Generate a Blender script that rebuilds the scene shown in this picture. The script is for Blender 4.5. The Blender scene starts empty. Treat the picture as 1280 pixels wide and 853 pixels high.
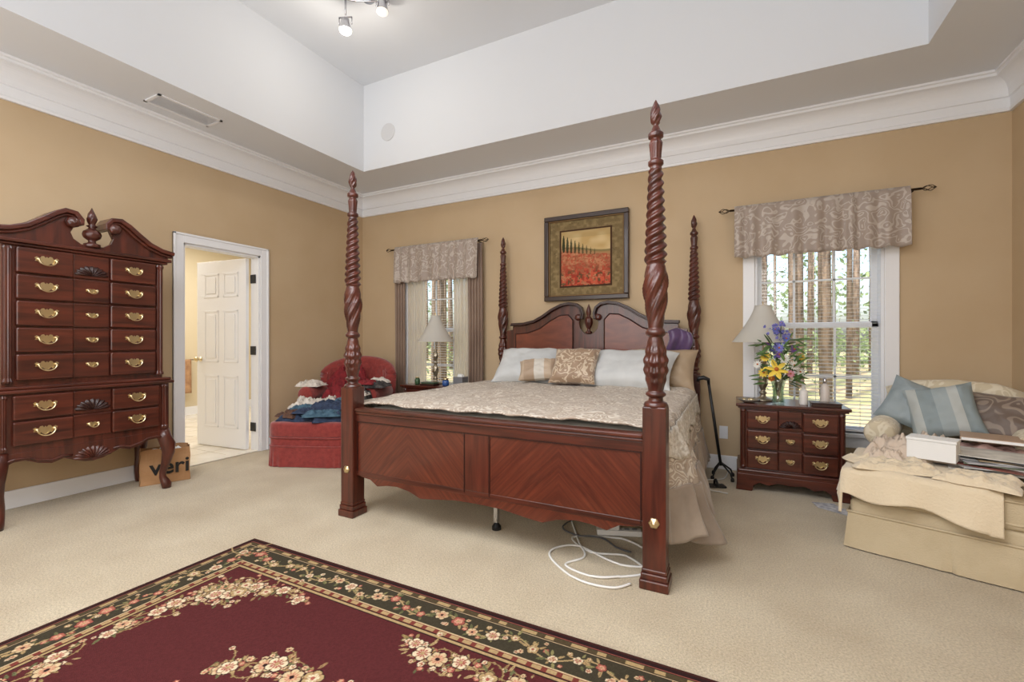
import bpy, bmesh, math, random
import numpy as np
from mathutils import Vector, Matrix, noise

random.seed(7); np.random.seed(7)
PI=math.pi
scn=bpy.context.scene
COL=scn.collection

def C(r,g,b):
    f=lambda c:(c/255/12.92) if c/255<=0.04045 else ((c/255+0.055)/1.055)**2.4
    return (f(r),f(g),f(b),1.0)

# ------------------------------------------------------------------ materials
def newmat(name):
    m=bpy.data.materials.new(name); m.use_nodes=True
    nt=m.node_tree; b=nt.nodes['Principled BSDF']
    return m,nt,b
def N(nt,t,**kw):
    n=nt.nodes.new(t)
    for k,v in kw.items(): setattr(n,k,v)
    return n
def mat(name,col,rough=0.5,metal=0.0,col2=None,vscale=8,bump=0,bscale=80,stretch=(1,1,1),sheen=0,coat=0,spec=None,lo=.35,hi=.65):
    m,nt,b=newmat(name)
    b.inputs['Base Color'].default_value=col
    b.inputs['Roughness'].default_value=rough
    b.inputs['Metallic'].default_value=metal
    if sheen: b.inputs['Sheen Weight'].default_value=sheen
    if coat:
        b.inputs['Coat Weight'].default_value=coat; b.inputs['Coat Roughness'].default_value=0.12
    if spec is not None: b.inputs['Specular IOR Level'].default_value=spec
    tc=N(nt,'ShaderNodeTexCoord'); mp=N(nt,'ShaderNodeMapping'); mp.inputs['Scale'].default_value=stretch
    nt.links.new(tc.outputs['Object'],mp.inputs['Vector'])
    if col2 is not None:
        no=N(nt,'ShaderNodeTexNoise'); no.inputs['Scale'].default_value=vscale; no.inputs['Detail'].default_value=5
        nt.links.new(mp.outputs[0],no.inputs['Vector'])
        r=N(nt,'ShaderNodeValToRGB'); r.color_ramp.elements[0].position=lo; r.color_ramp.elements[1].position=hi
        r.color_ramp.elements[0].color=col; r.color_ramp.elements[1].color=col2
        nt.links.new(no.outputs['Fac'],r.inputs['Fac']); nt.links.new(r.outputs[0],b.inputs['Base Color'])
    if bump:
        n2=N(nt,'ShaderNodeTexNoise'); n2.inputs['Scale'].default_value=bscale; n2.inputs['Detail'].default_value=3
        nt.links.new(mp.outputs[0],n2.inputs['Vector'])
        bp=N(nt,'ShaderNodeBump'); bp.inputs['Strength'].default_value=bump; bp.inputs['Distance'].default_value=0.01
        nt.links.new(n2.outputs['Fac'],bp.inputs['Height']); nt.links.new(bp.outputs[0],b.inputs['Normal'])
    return m
def damask(name,c1,c2,scale=9,rough=.6,sheen=.2,bump=0):
    m,nt,b=newmat(name)
    b.inputs['Roughness'].default_value=rough; b.inputs['Sheen Weight'].default_value=sheen
    tc=N(nt,'ShaderNodeTexCoord')
    no=N(nt,'ShaderNodeTexNoise'); no.inputs['Scale'].default_value=scale*.7; no.inputs['Detail'].default_value=1
    nt.links.new(tc.outputs['Object'],no.inputs['Vector'])
    mx=N(nt,'ShaderNodeMixRGB'); mx.inputs['Fac'].default_value=.22
    nt.links.new(tc.outputs['Object'],mx.inputs[1]); nt.links.new(no.outputs['Color'],mx.inputs[2])
    w=N(nt,'ShaderNodeTexVoronoi',feature='SMOOTH_F1'); w.inputs['Scale'].default_value=scale
    nt.links.new(mx.outputs[0],w.inputs['Vector'])
    mt=N(nt,'ShaderNodeMath',operation='SINE'); mu=N(nt,'ShaderNodeMath',operation='MULTIPLY'); mu.inputs[1].default_value=26
    nt.links.new(w.outputs['Distance'],mu.inputs[0]); nt.links.new(mu.outputs[0],mt.inputs[0])
    r=N(nt,'ShaderNodeValToRGB'); r.color_ramp.elements[0].position=.25; r.color_ramp.elements[1].position=.7
    r.color_ramp.elements[0].color=c1; r.color_ramp.elements[1].color=c2
    nt.links.new(mt.outputs[0],r.inputs['Fac']); nt.links.new(r.outputs[0],b.inputs['Base Color'])
    if bump:
        bp=N(nt,'ShaderNodeBump'); bp.inputs['Strength'].default_value=bump; bp.inputs['Distance'].default_value=0.01
        nt.links.new(mt.outputs[0],bp.inputs['Height']); nt.links.new(bp.outputs[0],b.inputs['Normal'])
    return m
def wood(name,dark,mid,stretch,rough=.28,chevron=False):
    m,nt,b=newmat(name)
    b.inputs['Roughness'].default_value=rough
    b.inputs['Coat Weight'].default_value=.35; b.inputs['Coat Roughness'].default_value=.15
    tc=N(nt,'ShaderNodeTexCoord')
    if chevron:
        sp=N(nt,'ShaderNodeSeparateXYZ'); nt.links.new(tc.outputs['Object'],sp.inputs[0])
        def M(op,a,bv=None):
            n=N(nt,'ShaderNodeMath',operation=op)
            for i,x in enumerate((a,bv)):
                if x is None: continue
                if isinstance(x,(int,float)): n.inputs[i].default_value=x
                else: nt.links.new(x,n.inputs[i])
            return n.outputs[0]
        a=M('ABSOLUTE',sp.outputs[0]); q=M('ABSOLUTE',M('SUBTRACT',a,.49))
        p1=M('MULTIPLY',M('ADD',sp.outputs[2],M('MULTIPLY',q,1.0)),38); p2=M('MULTIPLY',M('SUBTRACT',sp.outputs[2],q),2.0)
        cb=N(nt,'ShaderNodeCombineXYZ'); nt.links.new(p1,cb.inputs[0]); nt.links.new(p2,cb.inputs[1]); vec=cb.outputs[0]
    else:
        mp=N(nt,'ShaderNodeMapping'); mp.inputs['Scale'].default_value=stretch
        nt.links.new(tc.outputs['Object'],mp.inputs['Vector']); vec=mp.outputs[0]
    no=N(nt,'ShaderNodeTexNoise'); no.inputs['Scale'].default_value=1.0; no.inputs['Detail'].default_value=6; no.inputs['Distortion'].default_value=.6
    nt.links.new(vec,no.inputs['Vector'])
    r=N(nt,'ShaderNodeValToRGB'); r.color_ramp.elements[0].position=.28; r.color_ramp.elements[1].position=.75
    r.color_ramp.elements[0].color=dark; r.color_ramp.elements[1].color=mid
    nt.links.new(no.outputs['Fac'],r.inputs['Fac']); nt.links.new(r.outputs[0],b.inputs['Base Color'])
    return m
def vcol(name,rough=.9,bump=0):
    m,nt,b=newmat(name); b.inputs['Roughness'].default_value=rough
    a=N(nt,'ShaderNodeAttribute'); a.attribute_name='Col'
    nt.links.new(a.outputs['Color'],b.inputs['Base Color'])
    if rough>.6: b.inputs['Specular IOR Level'].default_value=.15
    if bump:
        tc=N(nt,'ShaderNodeTexCoord'); n2=N(nt,'ShaderNodeTexNoise'); n2.inputs['Scale'].default_value=350
        nt.links.new(tc.outputs['Object'],n2.inputs['Vector'])
        bp=N(nt,'ShaderNodeBump'); bp.inputs['Strength'].default_value=bump; bp.inputs['Distance'].default_value=0.01
        nt.links.new(n2.outputs['Fac'],bp.inputs['Height']); nt.links.new(bp.outputs[0],b.inputs['Normal'])
    return m
def emis(name,col,s):
    m,nt,b=newmat(name); b.inputs['Base Color'].default_value=col
    b.inputs['Emission Color'].default_value=col; b.inputs['Emission Strength'].default_value=s
    return m
def glassm(name,fac=.06,tint=(1,1,1,1)):
    m=bpy.data.materials.new(name); m.use_nodes=True; nt=m.node_tree; nt.nodes.clear()
    o=N(nt,'ShaderNodeOutputMaterial'); mx=N(nt,'ShaderNodeMixShader'); t=N(nt,'ShaderNodeBsdfTransparent'); g=N(nt,'ShaderNodeBsdfGlossy')
    t.inputs[0].default_value=tint; g.inputs['Roughness'].default_value=.02; mx.inputs[0].default_value=fac
    nt.links.new(t.outputs[0],mx.inputs[1]); nt.links.new(g.outputs[0],mx.inputs[2]); nt.links.new(mx.outputs[0],o.inputs[0])
    return m
def sheerm(name,col,alpha,tl_f=.5):
    m,nt,b=newmat(name); b.inputs['Base Color'].default_value=col; b.inputs['Roughness'].default_value=.8
    o=[n for n in nt.nodes if n.type=='OUTPUT_MATERIAL'][0]
    tl=N(nt,'ShaderNodeBsdfTranslucent'); tl.inputs[0].default_value=col
    tr=N(nt,'ShaderNodeBsdfTransparent'); m1=N(nt,'ShaderNodeMixShader'); m2=N(nt,'ShaderNodeMixShader')
    m1.inputs[0].default_value=tl_f; m2.inputs[0].default_value=alpha
    nt.links.new(b.outputs[0],m1.inputs[1]); nt.links.new(tl.outputs[0],m1.inputs[2])
    nt.links.new(tr.outputs[0],m2.inputs[1]); nt.links.new(m1.outputs[0],m2.inputs[2]); nt.links.new(m2.outputs[0],o.inputs[0])
    return m

M_wall=mat('tan_wall_paint',C(199,175,142),.75,col2=C(194,169,135),vscale=2,bump=.05,bscale=180)
M_white=mat('white_trim_paint',C(240,241,244),.4)
M_ceil=mat('ceiling_paint',C(226,229,234),.8,bump=.04,bscale=150)
M_carpet=mat('beige_carpet',C(226,210,180),1.0,col2=C(203,183,150),vscale=2.6,bump=.9,bscale=240,sheen=.3,lo=.3,hi=.75)
nt=M_carpet.node_tree; b=nt.nodes['Principled BSDF']; lk=b.inputs['Base Color'].links[0]; src=lk.from_socket
f=N(nt,'ShaderNodeTexNoise'); f.inputs['Scale'].default_value=120; f.inputs['Detail'].default_value=5; f.inputs['Roughness'].default_value=.7
tc=[n for n in nt.nodes if n.type=='TEX_COORD'][0]; nt.links.new(tc.outputs['Object'],f.inputs['Vector'])
fr=N(nt,'ShaderNodeValToRGB'); fr.color_ramp.elements[0].position=.34; fr.color_ramp.elements[1].position=.62
fr.color_ramp.elements[0].color=(.60,.57,.52,1); fr.color_ramp.elements[1].color=(1,1,1,1)
nt.links.new(f.outputs['Fac'],fr.inputs['Fac'])
mm=N(nt,'ShaderNodeMixRGB',blend_type='MULTIPLY'); mm.inputs[0].default_value=1
nt.links.new(src,mm.inputs[1]); nt.links.new(fr.outputs[0],mm.inputs[2]); nt.links.new(mm.outputs[0],b.inputs['Base Color'])

DK=C(52,22,16); MD=C(100,46,32)
W_h=wood('cherry_wood_horizontal',DK,MD,(3,30,30))
W_v=wood('cherry_wood_vertical',DK,MD,(30,30,2.5))
W_post=wood('carved_cherry',C(50,21,16),C(96,44,31),(22,22,5),rough=.32)
W_chev=wood('cherry_chevron_veneer',C(72,31,21),C(108,51,34),None,chevron=True)
W_dark=mat('dark_cherry_carcass',C(48,20,15),.35,coat=.2)
M_brass=mat('antique_brass',C(222,204,162),.28,1.0)
M_dbronze=mat('dark_bronze',C(70,55,42),.4,.9)
M_black=mat('black_rubber',C(22,22,24),.45)
M_chrome=mat('brushed_chrome',C(200,200,205),.2,1.0)
M_glass=glassm('window_glass',.04)
M_vase=glassm('clear_vase_glass',.22,(.86,.93,.9,1))
M_shade=sheerm('lamp_shade_fabric',C(236,233,226),.98)
M_slat=sheerm('white_blind_vinyl',C(246,246,244),1.0,.5)
M_bedspr=damask('bedspread_damask',C(168,152,136),C(206,196,182),15,.55,.2,bump=.25)
M_pdam=damask('pillow_damask',C(156,130,106),C(205,187,163),14,.5,.3)
M_val=damask('valance_damask',C(162,146,134),C(190,178,167),13,.5,.3)
M_drape=mat('brown_satin_drape',C(124,100,85),.4,col2=C(144,120,103),vscale=3,sheen=.4)
M_sheer=sheerm('sheer_curtain',C(240,232,218),.72)
M_red=mat('red_upholstery',C(128,40,36),.85,col2=C(146,52,46),vscale=30,bump=.3,bscale=120,sheen=.4)
M_cream=damask('cream_upholstery',C(206,192,164),C(224,213,190),12,.8,.3)
M_cream2=mat('cream_blanket',C(224,207,178),.95,bump=.4,bscale=90,sheen=.4)
M_mattress=mat('white_mattress_ticking',C(225,222,215),.8)
M_paper=mat('white_paper',C(240,240,238),.6)

# ------------------------------------------------------------------ geometry
def g_box(x0,x1,y0,y1,z0,z1):
    V=[(x0,y0,z0),(x1,y0,z0),(x1,y1,z0),(x0,y1,z0),(x0,y0,z1),(x1,y0,z1),(x1,y1,z1),(x0,y1,z1)]
    return V,[(0,3,2,1),(4,5,6,7),(0,1,5,4),(1,2,6,5),(2,3,7,6),(3,0,4,7)]
def g_prism(pts,y0,y1):
    n=len(pts); V=[(x,y0,z) for x,z in pts]+[(x,y1,z) for x,z in pts]
    F=[tuple(range(n)),tuple(range(2*n-1,n-1,-1))]
    for i in range(n):
        j=(i+1)%n; F.append((i,i+n,j+n,j))
    return V,F
def resample(prof,dz):
    out=[prof[0]]
    for (r0,z0),(r1,z1) in zip(prof,prof[1:]):
        L=max(abs(z1-z0),1e-6); n=max(1,int(L/dz))
        for k in range(1,n+1): out.append((r0+(r1-r0)*k/n,z0+(z1-z0)*k/n))
    return out
def g_lathe(prof,seg=28,mod=None,loc=(0,0,0),cap=True):
    V=[];F=[];n=len(prof)
    for r,z in prof:
        for k in range(seg):
            t=2*PI*k/seg; q=r*(mod(t,z) if mod else 1)
            V.append((loc[0]+q*math.cos(t),loc[1]+q*math.sin(t),loc[2]+z))
    for i in range(n-1):
        for k in range(seg):
            a=i*seg+k; b=i*seg+(k+1)%seg
            F.append((a,b,b+seg,a+seg))
    if cap:
        F.append(tuple(range(seg-1,-1,-1))); F.append(tuple((n-1)*seg+k for k in range(seg)))
    return V,F
def g_sweep(pts,r,seg=8,closed=False):
    P=[Vector(p) for p in pts]; n=len(P)
    R=r if isinstance(r,(list,tuple)) else [r]*n
    V=[];F=[]; up=None
    for i in range(n):
        if closed: t=P[(i+1)%n]-P[i-1]
        else: t=P[min(i+1,n-1)]-P[max(i-1,0)]
        if t.length<1e-9: t=Vector((0,0,1))
        t.normalize()
        if up is None:
            up=Vector((0,0,1)) if abs(t.z)<.9 else Vector((1,0,0))
        a=t.cross(up)
        if a.length<1e-6: a=t.orthogonal()
        a.normalize(); up=a.cross(t).normalized()
        for k in range(seg):
            q=2*PI*k/seg; p=P[i]+R[i]*(math.cos(q)*a+math.sin(q)*up); V.append(tuple(p))
    m=n if closed else n-1
    for i in range(m):
        j=(i+1)%n
        for k in range(seg):
            F.append((i*seg+k,i*seg+(k+1)%seg,j*seg+(k+1)%seg,j*seg+k))
    if not closed:
        F.append(tuple(range(seg-1,-1,-1))); F.append(tuple((n-1)*seg+k for k in range(seg)))
    return V,F
def g_grid(nu,nv,fn):
    V=[];F=[]
    for j in range(nv+1):
        for i in range(nu+1): V.append(tuple(fn(i/nu,j/nv)))
    w=nu+1
    for j in range(nv):
        for i in range(nu):
            a=j*w+i; F.append((a,a+1,a+1+w,a+w))
    return V,F
def sgp(x,e): return math.copysign(abs(x)**e,x)
def g_cush(cx,cy,cz,sx,sy,sz,e=.35,nu=40,nv=20,wob=0,seed=0):
    V=[];F=[]
    for j in range(nv+1):
        ph=-PI/2+PI*j/nv
        for i in range(nu):
            th=2*PI*i/nu
            x=sgp(math.cos(ph),e)*sgp(math.cos(th),e); y=sgp(math.cos(ph),e)*sgp(math.sin(th),e); z=sgp(math.sin(ph),e)
            f=1
            if wob: f=1+wob*noise.noise(Vector((x*1.7+seed,y*1.7,z*1.7+seed)))
            V.append((cx+sx*x*f,cy+sy*y*f,cz+sz*z*f))
    for j in range(nv):
        for i in range(nu):
            a=j*nu+i; b=j*nu+(i+1)%nu; F.append((a,b,b+nu,a+nu))
    return V,F
def g_pillow(w,h,t,seed=0,wr=.014):
    V=[];F=[];n=30
    for s in (1,-1):
        for j in range(n+1):
            for i in range(n+1):
                u=-1+2*i/n; v=-1+2*j/n
                x=w/2*u*(1-.09*(1-v*v)*u*u); z=h/2*v*(1-.09*(1-u*u)*v*v)
                th=t/2*((1-u**4)**.55)*((1-v**4)**.55)
                wn=(wr*noise.noise(Vector((u*2.5+seed,v*2.5,s*3+seed)))+.006*noise.noise(Vector((u*7+seed,v*5,s*3))))*min(1,th/(t*.2))
                V.append((x,-s*(th)+wn,z))
    w1=n+1
    for s in (0,1):
        o=s*w1*w1
        for j in range(n):
            for i in range(n):
                a=o+j*w1+i; f=(a,a+1,a+1+w1,a+w1); F.append(f if s==0 else f[::-1])
    return V,F
def g_crumple(cx,cy,z0,w,d,h,seed,n=34,rot=0,fold=1.0):
    def fn(a,b):
        u=2*a-1; v=2*b-1
        q=1+.22*noise.noise(Vector((u*1.3+seed,v*1.3,seed*.7)))
        x=w/2*u*q; y=d/2*v*q
        e=max(0,1-max(abs(u),abs(v))**5)
        k=noise.noise(Vector((u*2.2*fold+seed*3,v*2.6*fold,seed)))
        k2=1-abs(noise.noise(Vector((u*3.5*fold+seed,v*4.5*fold,seed*2))))*2
        z=z0+h*e*(.50+.5*k+.32*k2)
        c,s=math.cos(rot),math.sin(rot)
        return (cx+c*x-s*y,cy+s*x+c*y,max(z,z0+.002))
    V,F=g_grid(n,n,fn)
    m=(n+1)*(n+1); V2=V+[(x,y,z0) for x,y,z in V]
    F2=F+[tuple(i+m for i in f[::-1]) for f in F]
    w1=n+1
    for i in range(n):
        for a,b in ((i,i+1),((n)*w1+i+1,n*w1+i),((i+1)*w1,i*w1),(i*w1+n,(i+1)*w1+n)):
            F2.append((a,b,b+m,a+m))
    return V2,F2
def xf(g,M): return [tuple(M@Vector(v)) for v in g[0]],g[1]
def T(x,y,z): return Matrix.Translation((x,y,z))
def R(a,ax): return Matrix.Rotation(math.radians(a),4,ax)
def obj(name,geoms,m,parent=None,smooth=False,bev=0,loc=None,rot=None,seg=2,solid=0,recalc=True,sub=0):
    if isinstance(geoms,tuple): geoms=[geoms]
    V=[];F=[]
    for v,f in geoms:
        o=len(V); V.extend(v); F.extend([tuple(i+o for i in q) for q in f])
    me=bpy.data.meshes.new(name); me.from_pydata(V,[],F)
    if recalc:
        bm=bmesh.new(); bm.from_mesh(me); bmesh.ops.recalc_face_normals(bm,faces=bm.faces); bm.to_mesh(me); bm.free()
    if smooth: me.polygons.foreach_set('use_smooth',[True]*len(me.polygons))
    me.materials.append(m)
    ob=bpy.data.objects.new(name,me); COL.objects.link(ob)
    if parent: ob.parent=parent
    if loc: ob.location=loc
    if rot: ob.rotation_euler=rot
    if solid:
        s=ob.modifiers.new('s','SOLIDIFY'); s.thickness=solid; s.offset=0
    if bev:
        b=ob.modifiers.new('b','BEVEL'); b.width=bev; b.segments=seg; b.limit_method='ANGLE'; b.angle_limit=math.radians(40)
    if sub:
        s=ob.modifiers.new('u','SUBSURF'); s.levels=sub; s.render_levels=sub
    me.update()
    return ob
def empty(name,loc=(0,0,0),rz=0):
    e=bpy.data.objects.new(name,None); COL.objects.link(e); e.location=loc; e.rotation_euler=(0,0,math.radians(rz)); e.empty_display_size=.1
    return e

# ------------------------------------------------------------------ room shell
XL,XR,YB,YF=-4.45,1.76,4.45,-3.0
ZS,ZT=3.05,4.01
TX0,TX1,TY0,TY1=-3.735,1.10,-2.3,3.75
def wallgrid(name,axis,a_br,z_br,holes,c0,c1,m):
    G=[]
    for i in range(len(a_br)-1):
        for j in range(len(z_br)-1):
            if (i,j) in holes: continue
            if axis=='x': G.append(g_box(a_br[i],a_br[i+1],c0,c1,z_br[j],z_br[j+1]))
            else: G.append(g_box(c0,c1,a_br[i],a_br[i+1],z_br[j],z_br[j+1]))
    return obj(name,G,m)
WX=[(-3.645,-2.75),(.145,1.04)]; WZ=(.41,2.08)
wallgrid('wall_back','x',[XL-.15,WX[0][0],WX[0][1],WX[1][0],WX[1][1],XR+.15],[0,WZ[0],WZ[1],ZS],{(1,1),(3,1)},YB,YB+.15,M_wall)
DY=(2.28,3.01); DZ=2.035
wallgrid('wall_left','y',[YF,DY[0],DY[1],YB],[0,DZ,ZS],{(1,0)},XL-.12,XL,M_wall)
obj('wall_right',g_box(XR,XR+.15,YF,YB,0,ZS),M_wall)
obj('wall_front',g_box(XL-.12,XR+.15,YF-.15,YF,0,ZS),M_wall)
obj('floor',g_box(XL-.12,XR+.15,YF-.15,YB+.15,-.1,0),M_carpet)
obj('ceiling',[g_box(XL-.12,TX0,YF-.15,YB+.15,ZS,ZS+.1),g_box(TX1,XR+.15,YF-.15,YB+.15,ZS,ZS+.1),
  g_box(TX0,TX1,TY1,YB+.15,ZS,ZS+.1),g_box(TX0,TX1,YF-.15,TY0,ZS,ZS+.1),
  g_box(TX0-.1,TX0,TY0-.1,TY1+.1,ZS+.1,ZT),g_box(TX1,TX1+.1,TY0-.1,TY1+.1,ZS+.1,ZT),
  g_box(TX0,TX1,TY1,TY1+.1,ZS+.1,ZT),g_box(TX0,TX1,TY0-.1,TY0,ZS+.1,ZT),
  g_box(TX0-.1,TX1+.1,TY0-.1,TY1+.1,ZT,ZT+.1)],M_ceil)
def ringsweep(name,prof,x0,x1,y0,y1,m):
    V=[];F=[];n=len(prof)
    for p,z in prof: V+= [(x0+p,y0+p,z),(x1-p,y0+p,z),(x1-p,y1-p,z),(x0+p,y1-p,z)]
    for i in range(n-1):
        for k in range(4): F.append((i*4+k,i*4+(k+1)%4,(i+1)*4+(k+1)%4,(i+1)*4+k))
    return obj(name,(V,F),m,recalc=False)
crown=[(0,2.79),(.022,2.79),(.026,2.81),(.018,2.82),(.018,2.885),(.03,2.89),(.03,2.905)]
for k in range(9):
    a=PI/2*k/8; crown.append((.03+.085*(1-math.cos(a)),2.91+.10*math.sin(a)))
crown+=[(.125,3.012),(.125,3.03),(.14,3.034),(.14,3.05)]
ringsweep('trim_crown',crown,XL,XR,YF,YB,M_white)
def baseb(name,x0,x1,y0,y1): return obj(name,g_box(x0,x1,y0,y1,0,.125),M_white,bev=.006)
baseb('baseboard_back',XL,XR,YB-.018,YB); baseb('baseboard_right',XR-.018,XR,YF,YB-.018)
obj('baseboard_left',[g_box(XL,XL+.018,YF,DY[0]-.09,0,.125),g_box(XL,XL+.018,DY[1]+.09,YB-.018,0,.125)],M_white,bev=.006)

def window(name,x0,x1):
    e=empty(name,(0,0,0)); z0,z1=WZ; Y=YB
    c=.09
    obj('casing',[g_box(x0-c,x0,Y-.022,Y,z0-.02,z1+c),g_box(x1,x1+c,Y-.022,Y,z0-.02,z1+c),g_box(x0,x1,Y-.022,Y,z1,z1+c),
       g_box(x0-.11,x1+.11,Y-.05,Y+.06,z0-.03,z0),g_box(x0-c,x1+c,Y-.018,Y,z0-.12,z0-.03)],M_white,e,bev=.005)
    obj('jamb',[g_box(x0,x0+.02,Y+.0,Y+.15,z0,z1),g_box(x1-.02,x1,Y,Y+.15,z0,z1),g_box(x0,x1,Y,Y+.15,z1-.02,z1)],M_white,e)
    zm=1.30; s=.04; a,b=x0+.02,x1-.02
    G=[]
    for (q0,q1,yy) in ((z0,zm,Y+.075),(zm-.03,z1-.02,Y+.105)):
        G+=[g_box(a,a+s,yy,yy+.03,q0,q1),g_box(b-s,b,yy,yy+.03,q0,q1),g_box(a,b,yy,yy+.03,q0,q0+s),g_box(a,b,yy,yy+.03,q1-s,q1)]
        for k in (1,2): xx=a+(b-a)*k/3; G.append(g_box(xx-.008,xx+.008,yy+.008,yy+.02,q0,q1))
        zz=(q0+q1)/2; G.append(g_box(a,b,yy+.008,yy+.02,zz-.008,zz+.008))
    obj('sash',G,M_white,e)
    obj('glass_pane',[g_box(a,b,Y+.089,Y+.091,z0,zm),g_box(a,b,Y+.119,Y+.121,zm,z1)],M_glass,e)
    return e
window('window_1',*WX[0]); window('window_2',*WX[1])
def blinds(x0,x1,zb):
    e=empty('window_blind')
    G=[]; z=zb+.04
    while z<WZ[1]-.06:
        yc=YB+.035; G.append(([(x0+.025,yc-.0125,z),(x1-.025,yc-.0125,z),(x1-.025,yc+.0125,z+.003),(x0+.025,yc+.0125,z+.003)],[(0,1,2,3)])); z+=.03
    obj('slats',G,M_slat,e,solid=.0014)
    obj('rails',[g_box(x0+.022,x1-.022,YB+.01,YB+.06,WZ[1]-.06,WZ[1]-.021),g_box(x0+.025,x1-.025,YB+.015,YB+.055,zb+.005,zb+.025)],M_white,e,bev=.003)
    obj('ladder_cords',[g_sweep([(x,YB+.012,zb+.02),(x,YB+.012,WZ[1]-.05)],.0015,5) for x in (x0+.15,(x0+x1)/2,x1-.15)],M_white,e)
blinds(*WX[1],WZ[0]+.002); blinds(*WX[0],WZ[0]+.002)

# door
e=empty('door_casing')
c=.085
obj('casing_boards',[g_box(XL,XL+.02,DY[0]-c,DY[0],0,DZ+c),g_box(XL,XL+.02,DY[1],DY[1]+c,0,DZ+c),g_box(XL,XL+.02,DY[0],DY[1],DZ,DZ+c),
   g_box(XL,XL+.028,DY[0]-c,DY[0]-c+.02,0,DZ+c),g_box(XL,XL+.028,DY[1]+c-.02,DY[1]+c,0,DZ+c),g_box(XL,XL+.028,DY[0]-c,DY[1]+c,DZ+c-.02,DZ+c)],M_white,e,bev=.004)
obj('door_jamb',[g_box(XL-.12,XL,DY[0],DY[0]+.018,0,DZ),g_box(XL-.12,XL,DY[1]-.018,DY[1],0,DZ),g_box(XL-.12,XL,DY[0],DY[1],DZ-.018,DZ)],M_white,e)
obj('hinges',[g_box(XL-.118,XL-.04,DY[1]-.028,DY[1]-.017,z-.045,z+.045) for z in (.25,1.05,1.8)],M_black,e)
d=empty('door_1',(XL-.135,DY[1]-.03,0),180+5)
DW=.76
obj('leaf',g_box(0,DW,.0,.035,.012,DZ-.02),M_white,d,bev=.003)
G=[]
for (z0,z1) in ((.22,.78),(.92,1.48),(1.62,1.88)):
    for (x0,x1) in ((.115,.34),(.415,.64)):
        for y0,y1,s in ((.035,.039,1),(-.004,0,1)):
            w=.02
            G+=[g_box(x0,x1,y0,y1,z0,z0+w),g_box(x0,x1,y0,y1,z1-w,z1),g_box(x0,x0+w,y0,y1,z0,z1),g_box(x1-w,x1,y0,y1,z0,z1),
                g_box(x0+.045,x1-.045,y0-.002,y1+.002,z0+.045,z1-.045)]
obj('raised_panels',G,M_white,d,bev=.003)
kn=[(.026,0),(.026,.006),(.01,.01),(.01,.03),(.024,.04),(.028,.052),(.02,.064),(.004,.068)]
obj('door_knob',[xf(g_lathe(kn,20),T(DW-.06,.035,.95)@R(-90,'X')),xf(g_lathe(kn,20),T(DW-.06,0,.95)@R(90,'X'))],M_brass,d,smooth=True)

# bathroom beyond
M_tile=mat('cream_floor_tile',C(232,225,212),.25,col2=C(220,211,195),vscale=4)
M_bath=mat('bath_wall_paint',C(218,204,174),.8)
BX=-7.6
obj('wall_bathroom',[g_box(BX-.1,BX,.9,5.0,0,2.75),g_box(BX,XL-.12,5.0,5.1,0,2.75),g_box(BX,XL-.12,.8,.9,0,2.75)],M_bath)
obj('floor_bathroom',g_box(BX-.1,XL-.12,.8,5.1,-.1,.004),M_tile)
obj('trim_threshold',g_box(XL-.12,XL,DY[0]+.018,DY[1]-.018,0,.012),M_tile,bev=.004)
obj('trim_tile_grout',[g_box(BX,XL-.13,y-.003,y+.003,.004,.0055) for y in np.arange(1.1,5,.33)]+[g_box(x-.003,x+.003,.9,5,.004,.0055) for x in np.arange(-7.5,-4.6,.33)],mat('grout',C(198,188,170),.9))
obj('ceiling_bathroom',g_box(BX-.1,XL-.12,.8,5.1,2.75,2.85),M_ceil)
obj('baseboard_bathroom',g_box(BX,BX+.018,.9,5.0,0.004,.13),M_white)
tw=empty('bath_towel',(BX+.001,3.72,0))
obj('towel_bar',[g_sweep([(.07,-.3,.86),(.07,.3,.86)],.009),g_sweep([(0,-.28,.86),(.07,-.28,.86)],.009),g_sweep([(0,.28,.86),(.07,.28,.86)],.009)],M_chrome,tw,smooth=True)
obj('towel',g_grid(20,16,lambda u,v:(.085+.012*math.sin(u*14)+.01*v,-.24+.48*u,.87-.52*v)),mat('towel_tan',C(190,150,110),.95,col2=C(150,110,80),vscale=12),tw,smooth=True,solid=.012)

v=empty('air_vent',(-4.07,2.10,ZS))
obj('frame',[g_box(-.11,.11,-.24,-.22,-.008,0),g_box(-.11,.11,.22,.24,-.008,0),g_box(-.11,-.09,-.24,.24,-.008,0),g_box(.09,.11,-.24,.24,-.008,0)],M_white,v)
obj('louvers',[xf(g_box(-.005,.005,-.22,.22,-.0008,.0008),T(x,0,-.006)@R(20,'Y')) for x in np.arange(-.085,.09,.0105)],M_white,v)
obj('wall_speaker_grille',xf(g_lathe([(.095,0),(.095,.006),(.085,.008),(.0,.008)],32),T(-3.38,TY1,3.42)@R(90,'X')),mat('speaker_grille_white',C(212,213,216),.7),smooth=False)

# ------------------------------------------------------------------ four-poster bed
bed=empty('four_poster_bed',(-1.308,3.25,0))
prof=[(.054,.84),(.056,.85),(.05,.862),(.034,.87),(.032,.885),(.046,.895),(.046,.905),(.034,.915),(.041,.95),(.050,1.0),(.052,1.05),(.046,1.10),(.036,1.15),(.031,1.17),(.044,1.178),(.047,1.19),(.042,1.20),(.033,1.21),
 (.038,1.26),(.048,1.34),(.053,1.40),(.051,1.46),(.044,1.50),(.040,1.51),(.046,1.52),(.044,1.60),(.039,1.72),(.034,1.85),(.030,1.95),(.026,1.97),(.035,1.98),(.035,1.995),(.023,2.005),(.025,2.04),(.029,2.08),(.021,2.10),(.034,2.108),(.035,2.125),(.025,2.135),(.018,2.15),(.012,2.165),
 (.02,2.18),(.025,2.205),(.021,2.235),(.012,2.265),(.002,2.285)]
profR=resample(prof,.004)
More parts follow.
